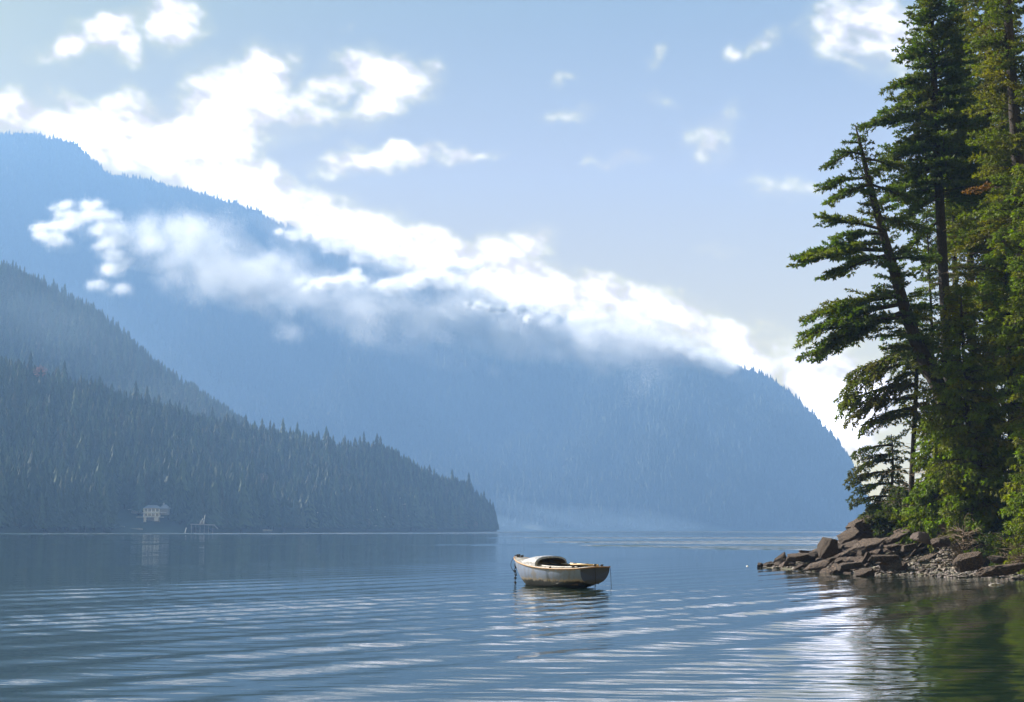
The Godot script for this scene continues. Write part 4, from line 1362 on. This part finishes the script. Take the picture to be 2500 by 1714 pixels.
func make_boat() -> void:
	var at := ground(1354, 1431)
	var boat := thing("moored_boat", Vector3(at.x, 0.02, at.z), "small weathered white dinghy with a cuddy cabin moored on the water", "boat")
	# bow points to the left and away: local +X is the bow, local -Z the side towards the camera
	var head := deg_to_rad(180.0 - 53.0)
	boat.rotation = Vector3(0, head, 0)
	boat.rotate_object_local(Vector3.RIGHT, deg_to_rad(-1.5))
	var nu := 72
	var nv := 26
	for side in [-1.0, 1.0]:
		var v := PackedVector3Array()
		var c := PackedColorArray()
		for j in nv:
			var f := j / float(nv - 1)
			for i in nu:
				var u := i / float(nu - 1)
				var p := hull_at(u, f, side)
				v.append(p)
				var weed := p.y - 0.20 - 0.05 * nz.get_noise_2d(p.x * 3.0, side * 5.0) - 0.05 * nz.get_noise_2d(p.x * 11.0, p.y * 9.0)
				var col := Color(0.15, 0.20, 0.31)  # white paint darkened and blued here to carry the side's shade
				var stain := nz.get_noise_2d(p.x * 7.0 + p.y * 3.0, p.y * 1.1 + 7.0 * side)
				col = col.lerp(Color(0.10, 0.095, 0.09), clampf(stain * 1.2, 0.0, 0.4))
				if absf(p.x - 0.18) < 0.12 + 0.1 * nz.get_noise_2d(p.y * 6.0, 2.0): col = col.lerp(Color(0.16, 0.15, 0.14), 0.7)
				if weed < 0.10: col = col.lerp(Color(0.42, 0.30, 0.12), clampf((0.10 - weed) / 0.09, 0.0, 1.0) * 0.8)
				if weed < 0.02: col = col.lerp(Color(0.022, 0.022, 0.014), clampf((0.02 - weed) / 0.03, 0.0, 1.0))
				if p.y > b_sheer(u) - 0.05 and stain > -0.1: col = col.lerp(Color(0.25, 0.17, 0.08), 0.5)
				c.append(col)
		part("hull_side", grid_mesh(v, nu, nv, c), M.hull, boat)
	# transom
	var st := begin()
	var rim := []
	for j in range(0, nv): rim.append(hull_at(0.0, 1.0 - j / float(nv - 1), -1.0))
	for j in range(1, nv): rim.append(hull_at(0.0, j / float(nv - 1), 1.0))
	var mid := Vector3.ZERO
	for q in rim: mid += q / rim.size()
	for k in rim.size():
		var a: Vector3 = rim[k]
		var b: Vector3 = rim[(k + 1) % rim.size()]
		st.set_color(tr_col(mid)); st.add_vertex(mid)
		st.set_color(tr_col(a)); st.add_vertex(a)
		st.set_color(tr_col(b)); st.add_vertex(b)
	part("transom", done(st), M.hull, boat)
	# rub rail and trim
	var rail := []
	for i in 41: rail.append(hull_at(i / 40.0, 1.0, -1.0, 0.012))
	part("rub_rail", done(tube(rail, ones(41, 0.022), 6), true), M.trim, boat)
	rail = []
	for i in 41: rail.append(hull_at(i / 40.0, 1.0, 1.0, 0.012))
	part("rub_rail", done(tube(rail, ones(41, 0.022), 6), true), M.trim, boat)
	part("transom_cap", done(tube([hull_at(0, 1, -1, 0.02), Vector3(-BL / 2 - 0.005, b_sheer(0) + 0.02, 0), hull_at(0, 1, 1, 0.02)], [0.024, 0.024, 0.024], 6), true), M.trim, boat)
	part("stem_band", done(tube([hull_at(1, 1.0, 1), hull_at(1, 0.7, 1), hull_at(1, 0.4, 1), hull_at(1, 0.15, 1)], [0.026, 0.024, 0.022, 0.02], 6), true), M.trim, boat)
	# deck with a cockpit well between u 0.07 and 0.56
	var dk := begin(true)
	var N := 48
	for side in [-1.0, 1.0]:
		for i in N:
			var u0 := i / float(N)
			var u1 := (i + 1) / float(N)
			var o0 := deck_at(u0, 1.0, side)
			var o1 := deck_at(u1, 1.0, side)
			var well := u0 >= 0.0832 and u1 <= 0.5626
			var k0 := 1.0 - 0.24 / b_half(u0) if well else 0.0
			var k1 := 1.0 - 0.24 / b_half(u1) if well else 0.0
			for s in 4:
				var a0 := deck_at(u0, lerpf(1.0, k0, s / 4.0), side)
				var a1 := deck_at(u1, lerpf(1.0, k1, s / 4.0), side)
				var c0 := deck_at(u0, lerpf(1.0, k0, (s + 1) / 4.0), side)
				var c1 := deck_at(u1, lerpf(1.0, k1, (s + 1) / 4.0), side)
				if side > 0: quad(dk, a0, c0, c1, a1)
				else: quad(dk, a0, a1, c1, c0)
	part("deck", done(dk), M.deck, boat)
	var wl := begin()
	for side in [-1.0, 1.0]:
		for i in range(4, 27):
			var u0 := i / float(N)
			var u1 := (i + 1) / float(N)
			var a := deck_at(u0, 1.0 - 0.24 / b_half(u0), side)
			var b := deck_at(u1, 1.0 - 0.24 / b_half(u1), side)
			var lo_a := Vector3(a.x, 0.08, a.z)
			var lo_b := Vector3(b.x, 0.08, b.z)
			quad(wl, a, b, lo_b, lo_a)
			quad(wl, lo_a, lo_b, Vector3(b.x, 0.08, 0), Vector3(a.x, 0.08, 0))
	part("cockpit", done(wl), M.inside, boat)
	for side in [-1.0, 1.0]:
		var cm := []
		for i in range(4, 28):
			var u := i / float(N)
			cm.append(deck_at(u, 1.0 - 0.24 / b_half(u), side) + Vector3(0, 0.02, 0))
		part("coaming", done(tube(cm, ones(cm.size(), 0.028), 6), true), M.deck, boat)
	# cuddy cabin, open at the back
	var cs := begin(true)
	var ci := begin(true)
	var secs := []
	var ins := []
	for k in 9:
		var f := k / 8.0
		var u := lerpf(0.545, 0.80, f)
		var x := b_x(u, 1.0)
		var y0 := b_sheer(u) - 0.01
		var hw := minf(lerpf(0.68, 0.46, f), b_half(u) * 0.88)
		var hh := 0.33 * (1.0 - pow(f, 2.6) * 0.93)
		secs.append(arch(x - 0.06 * (1.0 - f), y0, hw, hh))
		ins.append(arch(x - 0.06 * (1.0 - f), y0, hw - 0.055, maxf(hh - 0.055, 0.01)))
	for k in 8:
		for q in secs[0].size() - 1:
			quad(cs, secs[k][q], secs[k][q + 1], secs[k + 1][q + 1], secs[k + 1][q])
			quad(ci, ins[k][q + 1], ins[k][q], ins[k + 1][q], ins[k + 1][q + 1])
	for q in secs[0].size() - 1:
		quad(cs, secs[0][q + 1], secs[0][q], ins[0][q], ins[0][q + 1])
	var cab := part("cuddy_cabin", done(cs), M.cabin, boat)
	part("lining", done(ci), M.inside, cab)
	var bb := begin()
	for q in ins[5].size() - 1:
		tri(bb, Vector3(ins[5][0].x, ins[5][0].y, 0), ins[5][q], ins[5][q + 1])
	part("bulkhead", done(bb), M.dark, cab)
	# gear on the side and after deck
	part("boom", done(tube([deck_at(0.46, 0.72, 1) + Vector3(0, 0.045, 0), deck_at(0.22, 0.62, 1) + Vector3(0, 0.04, 0), deck_at(0.05, 0.45, 1) + Vector3(0, 0.04, 0)], [0.035, 0.035, 0.03], 8), true), M.spar, boat)
	part("tiller", done(tube([deck_at(0.03, 0.0, 1) + Vector3(0, 0.06, 0), deck_at(0.24, 0.25, -1) + Vector3(0, 0.08, 0)], [0.028, 0.02], 8), true), M.spar, boat)
	for q in [[0.36, 0.5, 1, 0.07], [0.30, 0.3, 1, 0.06], [0.20, 0.45, 1, 0.07], [0.08, 0.45, 1, 0.06], [0.06, 0.75, 1, 0.05], [0.34, 0.9, -1, 0.035], [0.12, 0.7, -1, 0.04]]:
		var cp := deck_at(q[0], q[1], q[2]) + Vector3(0, q[3] * 0.7, 0)
		part("rope_coil", rope_heap(cp, q[3]), M.rope, boat)
	var bow := deck_at(0.965, 0.0, 1) + Vector3(0, 0.05, 0)
	part("bow_cleat", box_mesh(bow + Vector3(0, -0.01, 0), Vector3(0.14, 0.05, 0.05)), M.dark, boat)
	part("rope_coil", rope_heap(bow, 0.075), M.rope, boat)
	part("rope_coil", rope_heap(bow + Vector3(-0.16, -0.02, 0.05), 0.055), M.rope, boat)
	part("cleat", box_mesh(deck_at(0.70, 0.72, -1) + Vector3(0, 0.03, 0), Vector3(0.10, 0.05, 0.04)), M.dark, boat)
	# mooring chain hung with weed below the bow
	var wb := boat.transform * hull_at(1.0, 1.0, 1.0)
	var chain := thing("mooring_chain", Vector3(wb.x - 0.02, 0, wb.z), "dark weedy mooring chain hanging from the bow of the boat", "chain")
	var top: float = wb.y
	var y := top
	var k2 := 0
	while y > -0.3:
		var pts := []
		for q in 9:
			var a := TAU * q / 8.0
			var r := Vector3(cos(a) * 0.028, sin(a) * 0.05, 0)
			if k2 % 2: r = Vector3(0, r.y, r.x)
			pts.append(r + Vector3(0.012 * sin(k2), y, 0))
		part("link", done(tube(pts, ones(9, 0.010), 5)), M.dark, chain)
		y -= 0.075
		k2 += 1
	for q in 5:
		part("weed", rope_heap(Vector3(rng.randfn() * 0.015, 0.05 + q * 0.13 + rng.randf() * 0.04, 0), 0.04), M.rope, chain)
	var loop := []
	for q in 17:
		var f := q / 16.0
		loop.append(wb + Vector3(-0.16 * sin(f * PI) - 0.02, 0.03 - 0.62 * f, 0.03 * sin(f * 6.0)))
	var rp := part("mooring_rope", done(tube(loop, ones(17, 0.010), 5), true), M.rope, self)
	tag(rp, "thin dark rope looping down from the bow of the boat", "rope")
	var s1 := boat.transform * hull_at(0.0, 0.95, 1.0, 0.03)
	var line_ := part("stern_line", done(tube([s1, s1 + Vector3(0.01, -0.3, 0.01), Vector3(s1.x + 0.03, -0.2, s1.z)], [0.008, 0.008, 0.008], 5)), M.rope, self)
	tag(line_, "thin dark line hanging from the stern of the boat", "rope")
	var s2 := Vector3(-BL / 2.0 - 0.03, b_sheer(0), -0.02)
	part("rudder_strap", done(tube([s2, s2 + Vector3(-0.005, -0.3, 0), s2 + Vector3(0.05, -0.72, 0)], [0.012, 0.012, 0.012], 5)), M.dark, boat)

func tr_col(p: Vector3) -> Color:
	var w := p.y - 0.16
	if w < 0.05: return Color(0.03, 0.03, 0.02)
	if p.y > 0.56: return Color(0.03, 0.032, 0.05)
	return Color(0.035, 0.05, 0.11)  # shade on the stern face put into the colour, darker than the sides

func ones(n: int, r: float) -> Array:
	var a := []
	a.resize(n)
	a.fill(r)
	return a

func deck_at(u: float, k: float, side: float) -> Vector3:
	return Vector3(b_x(u, 1.0), b_sheer(u) + 0.008 + 0.05 * (1.0 - k * k) * b_half(u), b_half(u) * k * side)

func arch(x: float, y0: float, hw: float, hh: float) -> Array:
	var o := []
	for q in 17:
		var a := PI * q / 16.0
		var cx := cos(a)
		o.append(Vector3(x, y0 + hh * pow(absf(sin(a)), 0.6), hw * signf(cx) * pow(absf(cx), 0.75)))
	return o

func rope_heap(at: Vector3, r: float) -> ArrayMesh:
	var pts := []
	var n := 46
	for q in n:
		var f := q / float(n - 1)
		var a := f * TAU * 4.3
		var rr := r * (0.55 + 0.45 * sin(f * 9.0))
		pts.append(at + Vector3(cos(a) * rr, 0.5 * r * sin(f * 17.0), sin(a) * rr * 0.9))
	return done(tube(pts, ones(n, 0.014), 5))

# ---------------------------------------------------------------- birds, buoy, driftwood
func make_small_things() -> void:
	for g in [[905, 1238, 900.0], [912, 1246, 905.0], [940, 1262, 890.0], [921, 1245, 910.0], [977, 1216, 940.0], [984, 1231, 945.0], [989, 1231, 940.0], [998, 1259, 930.0], [918, 1284, 880.0], [775, 1252, 870.0]]:
		var p := pix(g[0], g[1], g[2])
		var o := thing("gull", p, "white gull flying low in front of the dark headland", "bird", "gulls over the water")
		part("body", done(tube([Vector3(-0.28, 0, 0), Vector3(-0.12, 0.01, 0), Vector3(0.1, 0.01, 0), Vector3(0.3, 0.02, 0), Vector3(0.36, 0.01, 0)], [0.02, 0.08, 0.09, 0.05, 0.012], 8), true), M.white, o)
		for s in [-1.0, 1.0]:
			var st := begin()
			var a := Vector3(-0.08, 0.04, 0.05 * s); var b := Vector3(0.12, 0.04, 0.05 * s)
			var c := Vector3(0.12, 0.2, 0.42 * s); var d := Vector3(-0.06, 0.2, 0.4 * s)
			var e := Vector3(-0.14, 0.14, 0.78 * s)
			quad(st, a, b, c, d)
			tri(st, d, c, e)
			part("wing", done(st), M.white, o)
		o.rotation = Vector3(0, rng.randf() * TAU, 0)
	var b := ground(1825, 1383)
	var buoy := thing("mooring_buoy", b, "tiny white mooring buoy off the tip of the point", "buoy")
	var sp := SphereMesh.new()
	sp.radius = 0.055; sp.height = 0.10; sp.radial_segments = 16; sp.rings = 8
	part("float", sp, M.white, buoy)
	part("ring", done(tube([Vector3(0, 0.04, 0), Vector3(0, 0.08, 0)], [0.012, 0.012], 6)), M.dark, buoy)
	# pale driftwood floating in front of the ledge
	var d := ground(2432, 1429)
	var dw := part("driftwood", done(tube([Vector3(-0.26, 0.0, 0), Vector3(-0.1, 0.03, 0.02), Vector3(0.08, 0.025, -0.01), Vector3(0.27, 0.005, 0.01)], [0.02, 0.05, 0.045, 0.012], 8), true), M.deck, self)
	dw.position = d
	tag(dw, "pale scrap of driftwood floating in front of the brown ledge", "driftwood")
